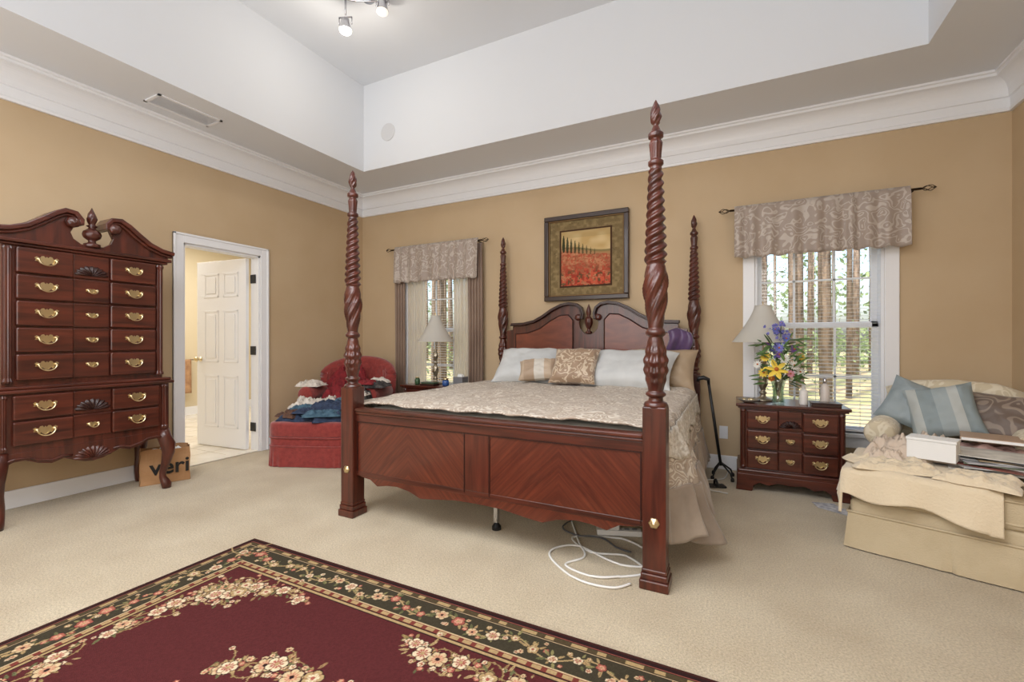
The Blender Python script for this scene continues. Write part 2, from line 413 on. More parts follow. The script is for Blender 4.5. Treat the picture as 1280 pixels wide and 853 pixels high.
def pmod(t,z):
    if .915<z<1.165:
        q=math.sin((z-.915)/.25*PI)
        return 1+.09*math.cos(10*t)*q+.07*math.sin(2*PI*z/.05+2*abs(math.sin(5*t)))*q
    if 1.21<z<1.50:
        q=math.sin((z-1.21)/.29*PI)
        return 1+.12*math.cos(5*t-2*PI*(z-1.21)/.11)*q+.08*math.cos(15*t-2*PI*(z-1.21)/.045)*q
    if 1.52<z<1.955: return 1+.16*math.cos(3*t-2*PI*z/.042)
    if 2.005<z<2.1: return 1+.08*math.cos(10*t)
    if 2.17<z<2.28: return 1+.12*math.cos(5*t-2*PI*z/.05)
    return 1
for i,(px,py) in enumerate(((-.97,-1.06),(.97,-1.06),(-.97,1.09),(.97,1.09))):
    obj('post_turned_%d'%(i+1),g_lathe(profR,44,pmod,(px,py,0)),W_post,bed,smooth=True)
    def sq(h,z0,z1): return g_box(px-h,px+h,py-h,py+h,z0,z1)
    obj('post_block_%d'%(i+1),[sq(.053,.09,.845)],W_v,bed,bev=.006)
    obj('post_foot_%d'%(i+1),[sq(.066,0,.045),sq(.06,.045,.075),sq(.056,.075,.095)],W_v,bed,bev=.006)
    if py<0:
        obj('bolt_cover_%d'%(i+1),xf(g_lathe([(.024,0),(.024,.004),(.018,.008),(.008,.012),(.0,.013)],20,lambda t,z:1+.08*math.cos(6*t)),T(px,py-.053,.31)@R(90,'X')),M_brass,bed,smooth=True)
bot=[(-.917,.33),(-.90,.27),(-.87,.262),(-.80,.255),(-.74,.22),(-.66,.235),(-.58,.24),(-.48,.225),(-.40,.195),(-.30,.205),(-.15,.225),(0,.228)]
botm=bot+[(-x,z) for x,z in bot[-2::-1]]
obj('footboard_panel',g_prism(botm+[(.917,.69),(-.917,.69)],-1.078,-1.045),W_chev,bed,bev=.003)
obj('footboard_cap',[g_box(-.917,.917,-1.10,-1.03,.69,.712),g_box(-.917,.917,-1.093,-1.035,.672,.69)],W_h,bed,bev=.007)
obj('footboard_rails',[g_box(-.917,.917,-1.084,-1.04,.625,.672),g_box(-.917,.917,-1.081,-1.04,.27,.30)],W_h,bed,bev=.003)
obj('footboard_centre_stile',g_box(-.078,.078,-1.083,-1.04,.300,.625),W_v,bed,bev=.003)
obj('footboard_grooves',[g_box(x-.003,x+.003,-1.0835,-1.05,.285,.66) for x in (-.082,.082,-.905,.905)]+[g_box(-.905,.905,-1.0845,-1.05,.620,.625)],W_dark,bed)
hb=[(.0,1.22),(.045,1.225),(.085,1.27),(.10,1.33),(.085,1.37),(.075,1.42),(.09,1.47),(.13,1.50),(.20,1.512),(.28,1.50),(.38,1.455),(.48,1.39),(.58,1.34),(.70,1.315),(.84,1.31),(.84,1.27),(.917,1.26),(.917,.45)]
out=hb+[(-x,z) for x,z in hb[:0:-1]]
obj('headboard_panel',g_prism(out,1.065,1.10),W_v,bed,bev=.003)
def band(curve,th):
    n=len(curve); o=[]
    for i in range(n):
        a=Vector(curve[max(i-1,0)]); b=Vector(curve[min(i+1,n-1)]); t=(b-a).normalized(); nn=Vector((-t.y,t.x))
        o.append((curve[i][0]+nn.x*th,curve[i][1]+nn.y*th))
    return curve+o[::-1]
arc=[(.085,1.37),(.075,1.42),(.09,1.47),(.13,1.50),(.20,1.512),(.28,1.50),(.38,1.455),(.48,1.39),(.58,1.34),(.70,1.315),(.85,1.31)]
W_flame=wood('flame_mahogany',C(88,38,26),C(126,62,42),(5,5,14))
for s in (1,-1):
    A=[(s*x,z) for x,z in arc]
    nm='a' if s>0 else 'b'
    obj('headboard_moulding_'+nm,[g_prism(band(A,.03*s),1.035,1.105),g_prism(band(A,.014*s),1.02,1.105)],W_dark,bed,bev=.004)
    obj('scroll_rosette_'+nm,xf(g_lathe([(.032,0),(.032,.02),(.024,.03),(.012,.034),(0,.036)],24),T(s*.10,1.055,1.385)@R(90,'X')),W_post,bed,smooth=True)
    pan=[(.16,.80),(.16,1.36),(.21,1.415),(.30,1.41),(.40,1.36),(.52,1.28),(.66,1.235),(.80,1.225),(.80,.80)]
    P=[(s*x,z) for x,z in pan]
    obj('headboard_inner_panel_'+nm,g_prism(P,1.052,1.07),W_flame,bed,bev=.008)
    obj('headboard_panel_bead_'+nm,g_sweep([(x,1.052,z) for x,z in P],.006,6,closed=True),W_dark,bed)
fin=[(.03,1.22),(.034,1.24),(.018,1.25),(.016,1.27),(.03,1.30),(.04,1.335),(.036,1.37),(.02,1.39),(.014,1.40),(.02,1.41),(.024,1.44),(.018,1.47),(.008,1.50),(.001,1.52)]
obj('headboard_finial',g_lathe(resample(fin,.006),28,lambda t,z:1+.08*math.cos(8*t),(0,1.07,0)),W_post,bed,smooth=True)
obj('side_rail_1',g_box(-.965,-.935,-1.02,1.04,.24,.44),W_h,bed,bev=.004)
obj('side_rail_2',g_box(.935,.965,-1.02,1.04,.24,.44),W_h,bed,bev=.004)
obj('box_spring',g_box(-.93,.93,-1.03,1.03,.33,.48),M_mattress,bed,bev=.02)
obj('mattress',g_box(-.93,.93,-1.03,1.03,.48,.70),M_mattress,bed,bev=.05,seg=4)
obj('support_leg',[g_box(-.012,.012,-.86,-.83,.045,.33),g_box(-.05,.05,-.855,-.835,.19,.22)],M_chrome,bed)
obj('support_foot',g_lathe([(.028,0),(.028,.02),(.012,.04),(.012,.05)],16,loc=(0,-.845,0)),M_black,bed)

# bedspread
bs=empty('bedspread',(-1.308,3.25,0))
Wt=1.96; LD=.42; RD=.52; tot=LD+Wt+RD
def side(y,kk,off=0):
    foot=math.exp(-((y+.66)/.28)**2)
    g=min(1,max(0,(y+1.02)/.16)); g=g*g*(3-2*g)
    ph=y*27+1.6*math.sin(y*7.5)
    fl=.055*math.sqrt(kk)+(.02+.10*foot)*kk**1.15
    fo=(.026+.042*foot)*kk**.8*math.sin(ph+1.3*kk)+.014*kk*math.sin(y*61+4*kk)+.016*foot*math.sin(kk*9+y*11)*kk
    x=.985+(fl+fo)*(.30+.70*g)+off
    z=.728-RD*kk*(1+.07*foot)+.026*kk*math.sin(y*13+1)+.014*kk*math.sin(ph)
    return (x,y+.024*kk*math.sin(ph*1.0+.9),z)
def spread(u,v):
    s=u*tot; y=-1.015+v*1.9
    if s<LD:
        k=(LD-s); return (-.98-.03*k/LD-.018*math.sin(y*17)*k/LD,y,.745-k)
    elif s<LD+Wt:
        x=-.98+(s-LD); z=.748+.022*noise.noise(Vector((x*2.4,y*2.4,1)))+.014*noise.noise(Vector((x*8,y*5,4)))
        ed=min(x+.98,.98-x)
        if ed<.07: z-=.02*(1-ed/.07)**2
        z-=.012*max(0,1-(y+1.015)/.12)
        return (x,y,z)
    k=s-LD-Wt
    return side(y,min(1,k/RD))
obj('spread_cloth',g_grid(140,220,spread),M_bedspr,bs,smooth=True,solid=.012)
obj('satin_border',g_grid(260,18,lambda u,v:side(-1.01+1.89*u,.56+.50*v,.014+.010*math.sin(u*190)*v)),
    mat('taupe_satin',C(134,120,107),.42,col2=C(162,148,134),vscale=6,sheen=.3),bs,smooth=True,solid=.008)
obj('lace_border',g_grid(260,8,lambda u,v:side(-1.01+1.89*u,.05+.26*v+.03*math.cos(u*90)*v,.013)),mat('lace_white',C(222,218,210),.9,col2=C(184,175,162),vscale=60,bump=.6,bscale=60),bs,smooth=True,solid=.005)

def pil(name,loc,w,h,t,m,tilt=-40,rz=0,seed=1,roll=0):
    o=obj(name,g_pillow(w,h,t,seed),m,smooth=True)
    o.matrix_world=T(*loc)@R(rz,'Z')@R(tilt,'X')@R(roll,'Y'); return o
M_sham=mat('pale_gray_sham',C(206,208,208),.65,bump=.5,bscale=9,col2=C(192,194,194),vscale=5)
def stripes(name,c1,c2,c3,axis=0,k=40):
    m,nt,b=newmat(name); b.inputs['Roughness'].default_value=.6
    tc=N(nt,'ShaderNodeTexCoord'); sp=N(nt,'ShaderNodeSeparateXYZ'); nt.links.new(tc.outputs['Object'],sp.inputs[0])
    mu=N(nt,'ShaderNodeMath',operation='MULTIPLY_ADD'); mu.inputs[1].default_value=k; mu.inputs[2].default_value=.5
    nt.links.new(sp.outputs[axis],mu.inputs[0])
    fr=N(nt,'ShaderNodeMath',operation='FRACT'); nt.links.new(mu.outputs[0],fr.inputs[0])
    r=N(nt,'ShaderNodeValToRGB'); r.color_ramp.interpolation='CONSTANT'
    r.color_ramp.elements[0].position=0; r.color_ramp.elements[0].color=c1
    r.color_ramp.elements[1].position=.38; r.color_ramp.elements[1].color=c2
    q=r.color_ramp.elements.new(.75); q.color=c3
    nt.links.new(fr.outputs[0],r.inputs['Fac']); nt.links.new(r.outputs[0],b.inputs['Base Color'])
    return m
pil('pillow',(-1.83,4.02,.905),.66,.46,.2,M_sham,-48,6,1)
pil('pillow',(-.84,3.98,.90),.78,.46,.2,M_sham,-50,-6,5)
pil('pillow',(-.60,4.17,.90),.6,.42,.16,mat('taupe_pillow',C(170,148,122),.6,bump=.2,bscale=15),-35,-3,9)
pil('throw_pillow',(-1.30,3.86,.925),.42,.40,.16,M_pdam,-42,4,3)
pil('throw_pillow',(-1.64,3.82,.885),.36,.25,.13,stripes('pillow_stripe',C(168,146,124),C(206,200,190),C(186,166,144),0,4),-48,12,4,roll=-6)
obj('purple_cloth',g_grid(18,20,lambda u,v:(-.56+.20*u+.02*math.sin(v*7),4.295-.02*math.sin(u*9)-.02*math.sin(v*5),1.27-.30*v-.08*abs(u-.4))),mat('purple_satin',C(74,50,88),.35,sheen=.5,col2=C(96,70,112)),smooth=True,solid=.01)

# ------------------------------------------------------------------ case goods
def g_handle(cx,cz,y,w=.115):
    G=[]; h=w*.56
    half=[(0,.42),(.06,.28),(.14,.46),(.24,.42),(.32,.20),(.46,.36),(.56,.22),(.50,.05),(.54,-.10),(.40,-.14),(.30,-.36),(.20,-.22),(.10,-.40),(0,-.50)]
    pts=[(cx+x*w*.95,cz+z*h) for x,z in half]+[(cx-x*w*.95,cz+z*h) for x,z in half[-2:0:-1]]
    G.append(g_prism(pts,y-.003,y))
    for s in (-1,1): G.append(xf(g_lathe([(.006,0),(.005,.012),(.008,.016),(.001,.022)],10),T(cx+s*w*.38,y,cz+.006)@R(90,'X')))
    G.append(g_sweep([(cx-math.cos(a)*w*.39,y-.020-.008*math.sin(a),cz+.004-math.sin(a)*h*.62) for a in np.linspace(0,PI,14)],.0034,6))
    return G
def g_shell(cx,cz,r,y,dep=.016,n=11):
    def fn(u,v):
        th=PI*u; rr=v*(1+.05*math.cos(2*PI*(n*u)-PI))
        h=dep*(math.sin(min(1,v)*PI)**.6)*(.45+.55*abs(math.sin(n*PI*u)))
        return (cx+math.cos(th)*r*rr,y-h-.001,cz+math.sin(th)*r*rr*.78)
    return g_grid(n*8,8,fn)
def drawers(par,x0,x1,rows,yf,shells,hw):
    a=x0+(x1-x0)*.365; b=x0+(x1-x0)*.625
    L=[];Mi=[];H=[];S=[]
    for i,(z0,z1) in enumerate(rows):
        z0+=.004; z1-=.004; zc=(z0+z1)/2
        L.append(g_box(x0,a-.003,yf-.028,yf,z0,z1)); L.append(g_box(b+.003,x1,yf-.028,yf,z0,z1))
        Mi.append(g_box(a+.001,b-.001,yf-.010,yf,z0,z1))
        H+=g_handle((x0+a)/2,zc+.008,yf-.028,hw); H+=g_handle((b+x1)/2,zc+.008,yf-.028,hw)
        if i in shells: S.append(g_shell((a+b)/2,z0+.018,(b-a)*.46,yf-.009,n=9))
        else: H+=g_handle((a+b)/2,zc+.003,yf-.010,hw*.6)
    obj('drawer_blocks',L,W_h,par,bev=.009,seg=3); obj('drawer_centres',Mi,W_h,par,bev=.004)
    obj('brass_pulls',H,M_brass,par); obj('carved_shells',S,W_dark,par,smooth=True,recalc=False)

hbx=empty('highboy_dresser',(-4.0,1.478,0),90)
yf=-.0; yb=.43
obj('upper_case',g_box(-.43,.43,yf+.005,yb,.86,1.75),W_v,hbx,bev=.004)
obj('lower_case',g_box(-.465,.465,yf-.015,yb,.45,.83),W_v,hbx,bev=.004)
obj('waist_moulding',[g_box(-.49,.49,yf-.045,yb,.822,.845),g_box(-.475,.475,yf-.03,yb,.845,.868)],W_h,hbx,bev=.008,seg=3)
obj('cornice',[g_box(-.455,.455,yf-.02,yb,1.745,1.762),g_box(-.475,.475,yf-.04,yb,1.762,1.785)],W_h,hbx,bev=.006,seg=3)
rows=[(1.575,1.742),(1.41,1.572),(1.242,1.407),(1.075,1.239),(.90,1.072)]
drawers(hbx,-.372,.372,rows,yf-.0,{0},.108)
lo=empty('lower_drawers'); lo.parent=hbx
drawers(lo,-.39,.39,[(.655,.815),(.495,.652)],yf-.015,{0},.108)
G=[]
for s in (-1,1):
    G.append(g_lathe(resample([(.022,.89),(.026,.90),(.020,.92),(.020,1.70),(.026,1.72),(.022,1.735)],.4),24,lambda t,z:1+.07*math.cos(12*t),(s*.405,yf-.002,0)))
    G.append(g_lathe([(.02,.47),(.024,.49),(.019,.50),(.019,.79),(.024,.80),(.02,.815)],24,lambda t,z:1+.07*math.cos(12*t),(s*.432,yf-.016,0)))
obj('quarter_columns',G,W_post,hbx,smooth=False)
ty=[(0,1.785),(.46,1.785),(.46,1.80),(.40,1.815),(.32,1.85),(.25,1.905),(.19,1.955),(.145,1.985),(.11,1.985),(.085,1.955),(.10,1.915),(.115,1.88),(.10,1.84),(.06,1.81),(0,1.805)]
obj('tympanum',g_prism(ty+[(-x,z) for x,z in ty[-2:0:-1]],yf-.012,yf+.02),W_v,hbx,bev=.002)
sw=[(.088,1.935),(.085,1.965),(.105,1.995),(.145,2.0),(.19,1.972),(.25,1.92),(.32,1.865),(.40,1.83),(.485,1.815)]
for s in (1,-1):
    A=[(s*x,z) for x,z in sw]; nm='a' if s>0 else 'b'
    obj('swan_neck_'+nm,[g_prism(band(A,.030*s),yf-.055,yf+.12),g_prism(band(A,-.018*s),yf-.035,yf+.12)],W_h,hbx,bev=.006,seg=3)
    obj('rosette_'+nm,xf(g_lathe([(.036,0),(.036,.03),(.028,.038),(.012,.044),(0,.046)],24,lambda t,z:1+.05*math.cos(8*t)),T(s*.112,yf-.022,1.945)@R(90,'X')),W_post,hbx,smooth=True)
fp=[(.045,1.80),(.045,1.82),(.022,1.83),(.02,1.845),(.045,1.865),(.052,1.885),(.046,1.905),(.024,1.925),(.016,1.935),(.03,1.945),(.016,1.955),(.024,1.975),(.028,1.995),(.02,2.03),(.008,2.055),(.001,2.075)]
obj('urn_finial',g_lathe(resample(fp,.006),28,lambda t,z:1+(.09*math.cos(5*t-90*z) if z>1.955 else .05*math.cos(10*t)),(0,yf+.0,0)),W_post,hbx,smooth=True)
ap=[(-.465,.455),(-.465,.38),(-.44,.375),(-.38,.40),(-.33,.40),(-.27,.37),(-.21,.355),(-.15,.375),(-.10,.35),(-.05,.33),(0,.322)]
obj('scalloped_apron',[g_prism(ap+[(-x,z) for x,z in ap[-2::-1]],yf-.02,yf+.01)],W_v,hbx,bev=.003)
obj('apron_shell',g_shell(0,.345,.10,yf-.02,n=11),W_post,hbx,smooth=True,recalc=False)
obj('apron_scroll_carving',[g_sweep([(s*x,yf-.022,z) for x,z in ((.44,.40),(.38,.418),(.32,.415),(.27,.39),(.21,.375),(.16,.392),(.11,.385))],.008,6) for s in (1,-1)],W_post,hbx,smooth=True)
for i,(sx,sy) in enumerate(((-1,-1),(1,-1),(-1,1),(1,1))):
    bx=sx*.435; by=(yf+.01) if sy<0 else yb-.04
    P=[(0,.46),(.01,.40),(.032,.34),(.034,.28),(.018,.20),(.0,.13),(-.002,.09),(.012,.055),(.022,.03),(.024,.0)]
    Rr=[.042,.046,.050,.042,.030,.024,.023,.030,.034,.030]
    dx=sx*.75; dy=sy*.75 if sy<0 else .2
    obj('cabriole_leg_%d'%(i+1),[g_sweep([(bx+dx*o,by+dy*o,z) for o,z in P],Rr,14)],W_post,hbx,smooth=True)
obj('side_apron',[g_box(-.455,-.43,yf,yb,.38,.455),g_box(.43,.455,yf,yb,.38,.455)],W_v,hbx,bev=.004)

def nightstand(loc):
    e=empty('nightstand',loc)
    w=.335
    obj('case',g_box(-w,w,.0,.43,.13,.635),W_v,e,bev=.004)
    obj('top',[g_box(-w-.03,w+.03,-.045,.44,.645,.668),g_box(-w-.018,w+.018,-.03,.435,.632,.645)],W_h,e,bev=.006,seg=3)
    drawers(e,-w+.045,w-.045,[(.475,.625),(.322,.472),(.17,.319)],0,{0},.095)
    obj('corner_columns',[g_lathe([(.016,.17),(.02,.18),(.015,.19),(.015,.60),(.02,.61),(.016,.625)],18,lambda t,z:1+.06*math.cos(10*t),(s*(w-.02),-.004,0)) for s in (1,-1)],W_post,e)
    obj('base_moulding',g_box(-w-.02,w+.02,-.035,.435,.125,.165),W_h,e,bev=.01,seg=3)
    br=[(-w-.02,.13),(-w-.03,.0),(-w+.08,.0),(-w+.09,.045),(-w+.13,.07),(-w+.19,.055),(-w+.25,.08),(0,.07)]
    obj('bracket_feet',[g_prism(br+[(-x,z) for x,z in br[-2::-1]],-.037,-.01),g_box(-w-.025,-w+.01,-.03,.42,.0,.13),g_box(w-.01,w+.025,-.03,.42,.0,.13)],W_h,e,bev=.004)
    return e
nightstand((.365,3.925,0)); nightstand((-2.965,3.925,0))
NZ=.668
def lamp(x,y,k=1.0):
    e=empty('table_lamp',(x,y,NZ))
    bp=[(.07,0),(.072,.012),(.05,.022),(.028,.03),(.018,.05),(.03,.065),(.016,.08),(.02,.10),(.034,.14),(.028,.19),(.014,.22),(.026,.235),(.014,.25),(.02,.28),(.028,.31),(.02,.35),(.012,.37),(.02,.38),(.008,.39),(.006,.5)]
    obj('lamp_base',g_lathe(resample(bp,.006),24,lambda t,z:1+(.10*math.cos(5*t-90*z) if .09<z<.36 else 0)),mat('lamp_pewter',C(160,150,132),.3,.8),e,smooth=True)
    sh=[]
    for i in range(13):
        q=i/12; sh.append((.185*(1-q)**1.35+.068,.475+.29*q))
    obj('lamp_shade',g_lathe([(r*k,z) for r,z in sh],64,lambda t,z:1+.012*math.cos(32*t),cap=False),M_shade,e,smooth=True)
    obj('shade_trim',[g_sweep([(r*k*math.cos(a),r*k*math.sin(a),z) for a in np.linspace(0,2*PI,40)[:-1]],.004,6,closed=True) for r,z in (sh[0],sh[-1])],M_shade,e,smooth=True)
    obj('harp_finial',g_sweep([(0,0,.5),(0,0,.80)],.004,6),M_brass,e)
    obj('shade_spider',[g_sweep([(-.066*k,0,.762),(.066*k,0,.762)],.0025,5),g_sweep([(0,-.066*k,.762),(0,.066*k,.762)],.0025,5)],M_brass,e)
    obj('light_bulb',g_lathe([(.012,.50),(.014,.53),(.028,.57),(.03,.60),(.018,.63),(.001,.64)],14),M_paper,e,smooth=True)
lamp(.195,4.14,.88); lamp(-3.02,4.12,.78)

# flowers in vase
fl=empty('flower_bouquet',(.29,3.99,NZ))
obj('vase',g_lathe([(.042,0),(.046,.01),(.038,.05),(.036,.10),(.045,.16),(.06,.21),(.058,.21),(.043,.16),(.034,.10),(.036,.05),(.038,.014),(.001,.012)],28,lambda t,z:1+.03*math.cos(10*t),cap=False),M_vase,fl,smooth=True)
obj('water',g_lathe([(.033,.015),(.035,.05),(.032,.10),(.038,.14),(.001,.14)],20),glassm('vase_water',.08,(.75,.85,.72,1)),fl,smooth=True)
M_green=mat('leaf_green',C(62,92,44),.5,col2=C(98,128,70),vscale=20)
stems=[];pet={}
def petal(c,d,L,w,curl,mt):
    d=Vector(d).normalized(); s=d.cross(Vector((0,-.6,.8)))
    if s.length<1e-3: s=Vector((1,0,0))
    s.normalize(); nrm=s.cross(d)
    def fn(u,v):
        ww=w*math.sin(PI*(v*.9+.07))**.8
        return tuple(Vector(c)+d*L*v+s*(u-.5)*ww+nrm*(curl*v*v*L+ -.25*ww*abs(u-.5)))
    pet.setdefault(mt,[]).append(g_grid(4,6,fn))
def bloom(c,face,n,L,w,mt,mc,op=.35,curl=-.2):
    f=Vector(face).normalized(); a=f.orthogonal().normalized(); b=f.cross(a)
    for k in range(n):
        q=2*PI*k/n; d=(a*math.cos(q)+b*math.sin(q))+f*op
        petal(c,d,L,w,curl,mt)
    pet.setdefault(mc,[]).append(g_cush(c[0]+f.x*.006,c[1]+f.y*.006,c[2]+f.z*.006,L*.2,L*.2,L*.2,1,10,6))
Mp={'yel':mat('yellow_petals',C(240,208,80),.6),'org':mat('orange_center',C(186,104,44),.7),'wht':mat('white_petals',C(238,236,228),.6),'blu':mat('blue_petals',C(92,104,172),.6,col2=C(126,122,196),vscale=40),'pur':mat('purple_petals',C(112,76,140),.6),'pnk':mat('pink_petals',C(206,140,150),.6)}
random.seed(3)
blooms=[((-.02,-.12,.27),'yel',6,.08,.04),((.03,-.10,.35),'wht',14,.04,.014),((.10,-.06,.30),'wht',14,.04,.014),((-.10,-.06,.24),'yel',10,.04,.02),((-.09,-.07,.36),'yel',12,.04,.016),((.0,-.08,.43),'blu',10,.035,.02),
 ((.05,-.03,.50),'blu',8,.03,.02),((-.02,-.02,.57),'blu',8,.026,.018),((.02,-.02,.62),'blu',8,.02,.014),((.10,-.05,.42),'pur',10,.035,.018),((-.07,-.04,.47),'pur',9,.03,.016),((.14,-.02,.25),'wht',9,.035,.018),((-.14,-.02,.30),'wht',12,.035,.012),((.07,-.11,.24),'pnk',10,.03,.016),((-.05,-.09,.20),'org',10,.025,.016),((.15,0,.36),'yel',10,.03,.014),((.0,-.10,.38),'pur',9,.03,.016)]
for c,k,n,L,w in blooms:
    bloom(c,(c[0]*2,-1,.4),n,L,w,k,'org' if k!='org' else 'yel')
    stems.append(g_sweep([(0,0,.03),(c[0]*.2,c[1]*.2,.18),(c[0]*.9,c[1]*.85,c[2]-.01)],.003,5))
for k in range(90):
    q=random.uniform(0,2*PI); r=random.uniform(.05,.16); z=random.uniform(.16,.5)
    c=(r*math.cos(q)*.8,r*math.sin(q)*.6-.02,z); petal(c,(math.cos(q),math.sin(q)*.6,random.uniform(-.5,1)),random.uniform(.06,.12),.024,-.2,'green')
for k in range(60):
    c=(random.gauss(0,.04),random.gauss(-.02,.03),random.uniform(.36,.62)); bloom(c,(random.uniform(-1,1),-1,.5),5,.014,.012,'blu','pur')
for key,gs in pet.items():
    obj('petals_'+key if key!='green' else 'leaves',gs,M_green if key=='green' else Mp[key],fl,smooth=True,recalc=False)
obj('stems',stems,M_green,fl,smooth=True)

def bottle(name,x,y,prof,m,z=NZ,capm=None,capp=None):
    e=empty(name,(x,y,z)); obj('body',g_lathe(prof,24),m,e,smooth=True)
    if capp: obj('cap',g_lathe(capp,20),capm,e,smooth=True)
bottle('lotion_bottle',.455,4.0,[(.026,0),(.028,.01),(.028,.10),(.018,.118)],mat('white_plastic',C(232,228,224),.35),capm=M_paper,capp=[(.012,.115),(.012,.15),(.001,.152)])
bottle('perfume_bottle',.60,4.08,[(.03,0),(.032,.01),(.03,.13),(.012,.16)],mat('pearl_glass',C(214,204,196),.25),capm=M_chrome,capp=[(.01,.158),(.014,.175),(.012,.20),(.001,.205)])
jb=empty('jewelry_dish',(.09,3.98,NZ)); obj('dish',g_lathe([(.03,0),(.06,.012),(.085,.028),(.082,.030),(.055,.016),(.001,.008)],32),mat('dish_pewter',C(165,160,150),.35,.5),jb,smooth=True)
obj('trinkets',[g_cush(-.03,0,.022,.02,.02,.012,1),g_cush(.02,.01,.022,.025,.018,.012,1),g_cush(0,-.03,.024,.012,.012,.01,1)],M_brass,jb,smooth=True)
bx=empty('wooden_box',(.585,3.955,NZ)); obj('box_body',g_box(-.09,.09,-.05,.05,0,.022),W_dark,bx,bev=.003); obj('box_lid',g_box(-.094,.094,-.054,.054,.0225,.032),W_dark,bx,bev=.003)
bottle('blue_jar',-2.80,4.0,[(.03,0),(.036,.008),(.036,.055),(.028,.06)],mat('cobalt_glass',C(52,88,150),.2),capm=M_brass,capp=[(.03,.06),(.03,.08),(.001,.082)])
bottle('green_jar',-3.18,4.0,[(.025,0),(.03,.01),(.03,.05),(.02,.07)],mat('green_glass',C(60,90,60),.2),capm=M_brass,capp=[(.02,.07),(.02,.085),(.001,.086)])
tb=empty('tissue_box',(-2.70,4.14,NZ)); obj('carton',g_box(-.06,.06,-.06,.06,0,.09),mat('grey_carton',C(120,120,124),.6),tb,bev=.003); obj('tissue',g_crumple(0,0,.09,.07,.04,.04,3,10),M_paper,tb,smooth=True)
bk=empty('book_stack',(-2.98,3.955,NZ)); obj('book_block',[g_box(-.09,.09,-.05,.05,0,.018)],W_dark,bk,bev=.002); obj('top_book',[g_box(-.08,.085,-.045,.05,.019,.034)],mat('green_book',C(60,80,58),.5),bk,bev=.002)

# ------------------------------------------------------------------ painting
def colgrid(name,fn,nx,nz,w,h,m,parent,vertical=True):
    xs=np.linspace(0,1,nx); zs=np.linspace(0,1,nz); U,Vv=np.meshgrid(xs,zs)
    col=fn(U,Vv)
    co=np.zeros((nz,nx,3)); 
    if vertical: co[...,0]=(U-.5)*w; co[...,2]=(Vv-.5)*h
    else: co[...,0]=U*w; co[...,1]=Vv*h
    me=bpy.data.meshes.new(name); nv=nx*nz
    idx=np.arange(nv).reshape(nz,nx)
    q=np.stack([idx[:-1,:-1],idx[:-1,1:],idx[1:,1:],idx[1:,:-1]],-1).reshape(-1,4)
    me.vertices.add(nv); me.vertices.foreach_set('co',co.reshape(-1).astype(np.float32))
    me.loops.add(q.size); me.loops.foreach_set('vertex_index',q.reshape(-1).astype(np.int32))
    me.polygons.add(len(q)); me.polygons.foreach_set('loop_start',(np.arange(len(q))*4).astype(np.int32))
    me.update(calc_edges=True)
    at=me.color_attributes.new('Col','FLOAT_COLOR','POINT')
    c4=np.ones((nv,4),np.float32); c4[:,:3]=col.reshape(-1,3); at.data.foreach_set('color',c4.reshape(-1))
    me.materials.append(m)
    o=bpy.data.objects.new(name,me); COL.objects.link(o)
    if parent: o.parent=parent
    return o
def L3(r,g,b): return np.array(C(r,g,b)[:3])
def vnoise(x,y,seed=0):
    rs=np.random.RandomState(seed); g=rs.rand(64,64)
    xi=np.floor(x).astype(int); yi=np.floor(y).astype(int); fx=x-xi; fy=y-yi
    fx=fx*fx*(3-2*fx); fy=fy*fy*(3-2*fy)
    a=g[xi%64,yi%64];b_=g[(xi+1)%64,yi%64];c_=g[xi%64,(yi+1)%64];d_=g[(xi+1)%64,(yi+1)%64]
    return (a*(1-fx)+b_*fx)*(1-fy)+(c_*(1-fx)+d_*fx)*fy
def mixc(c,mask,col):
    m=np.clip(mask,0,1)[...,None]; return c*(1-m)+np.asarray(col)*m
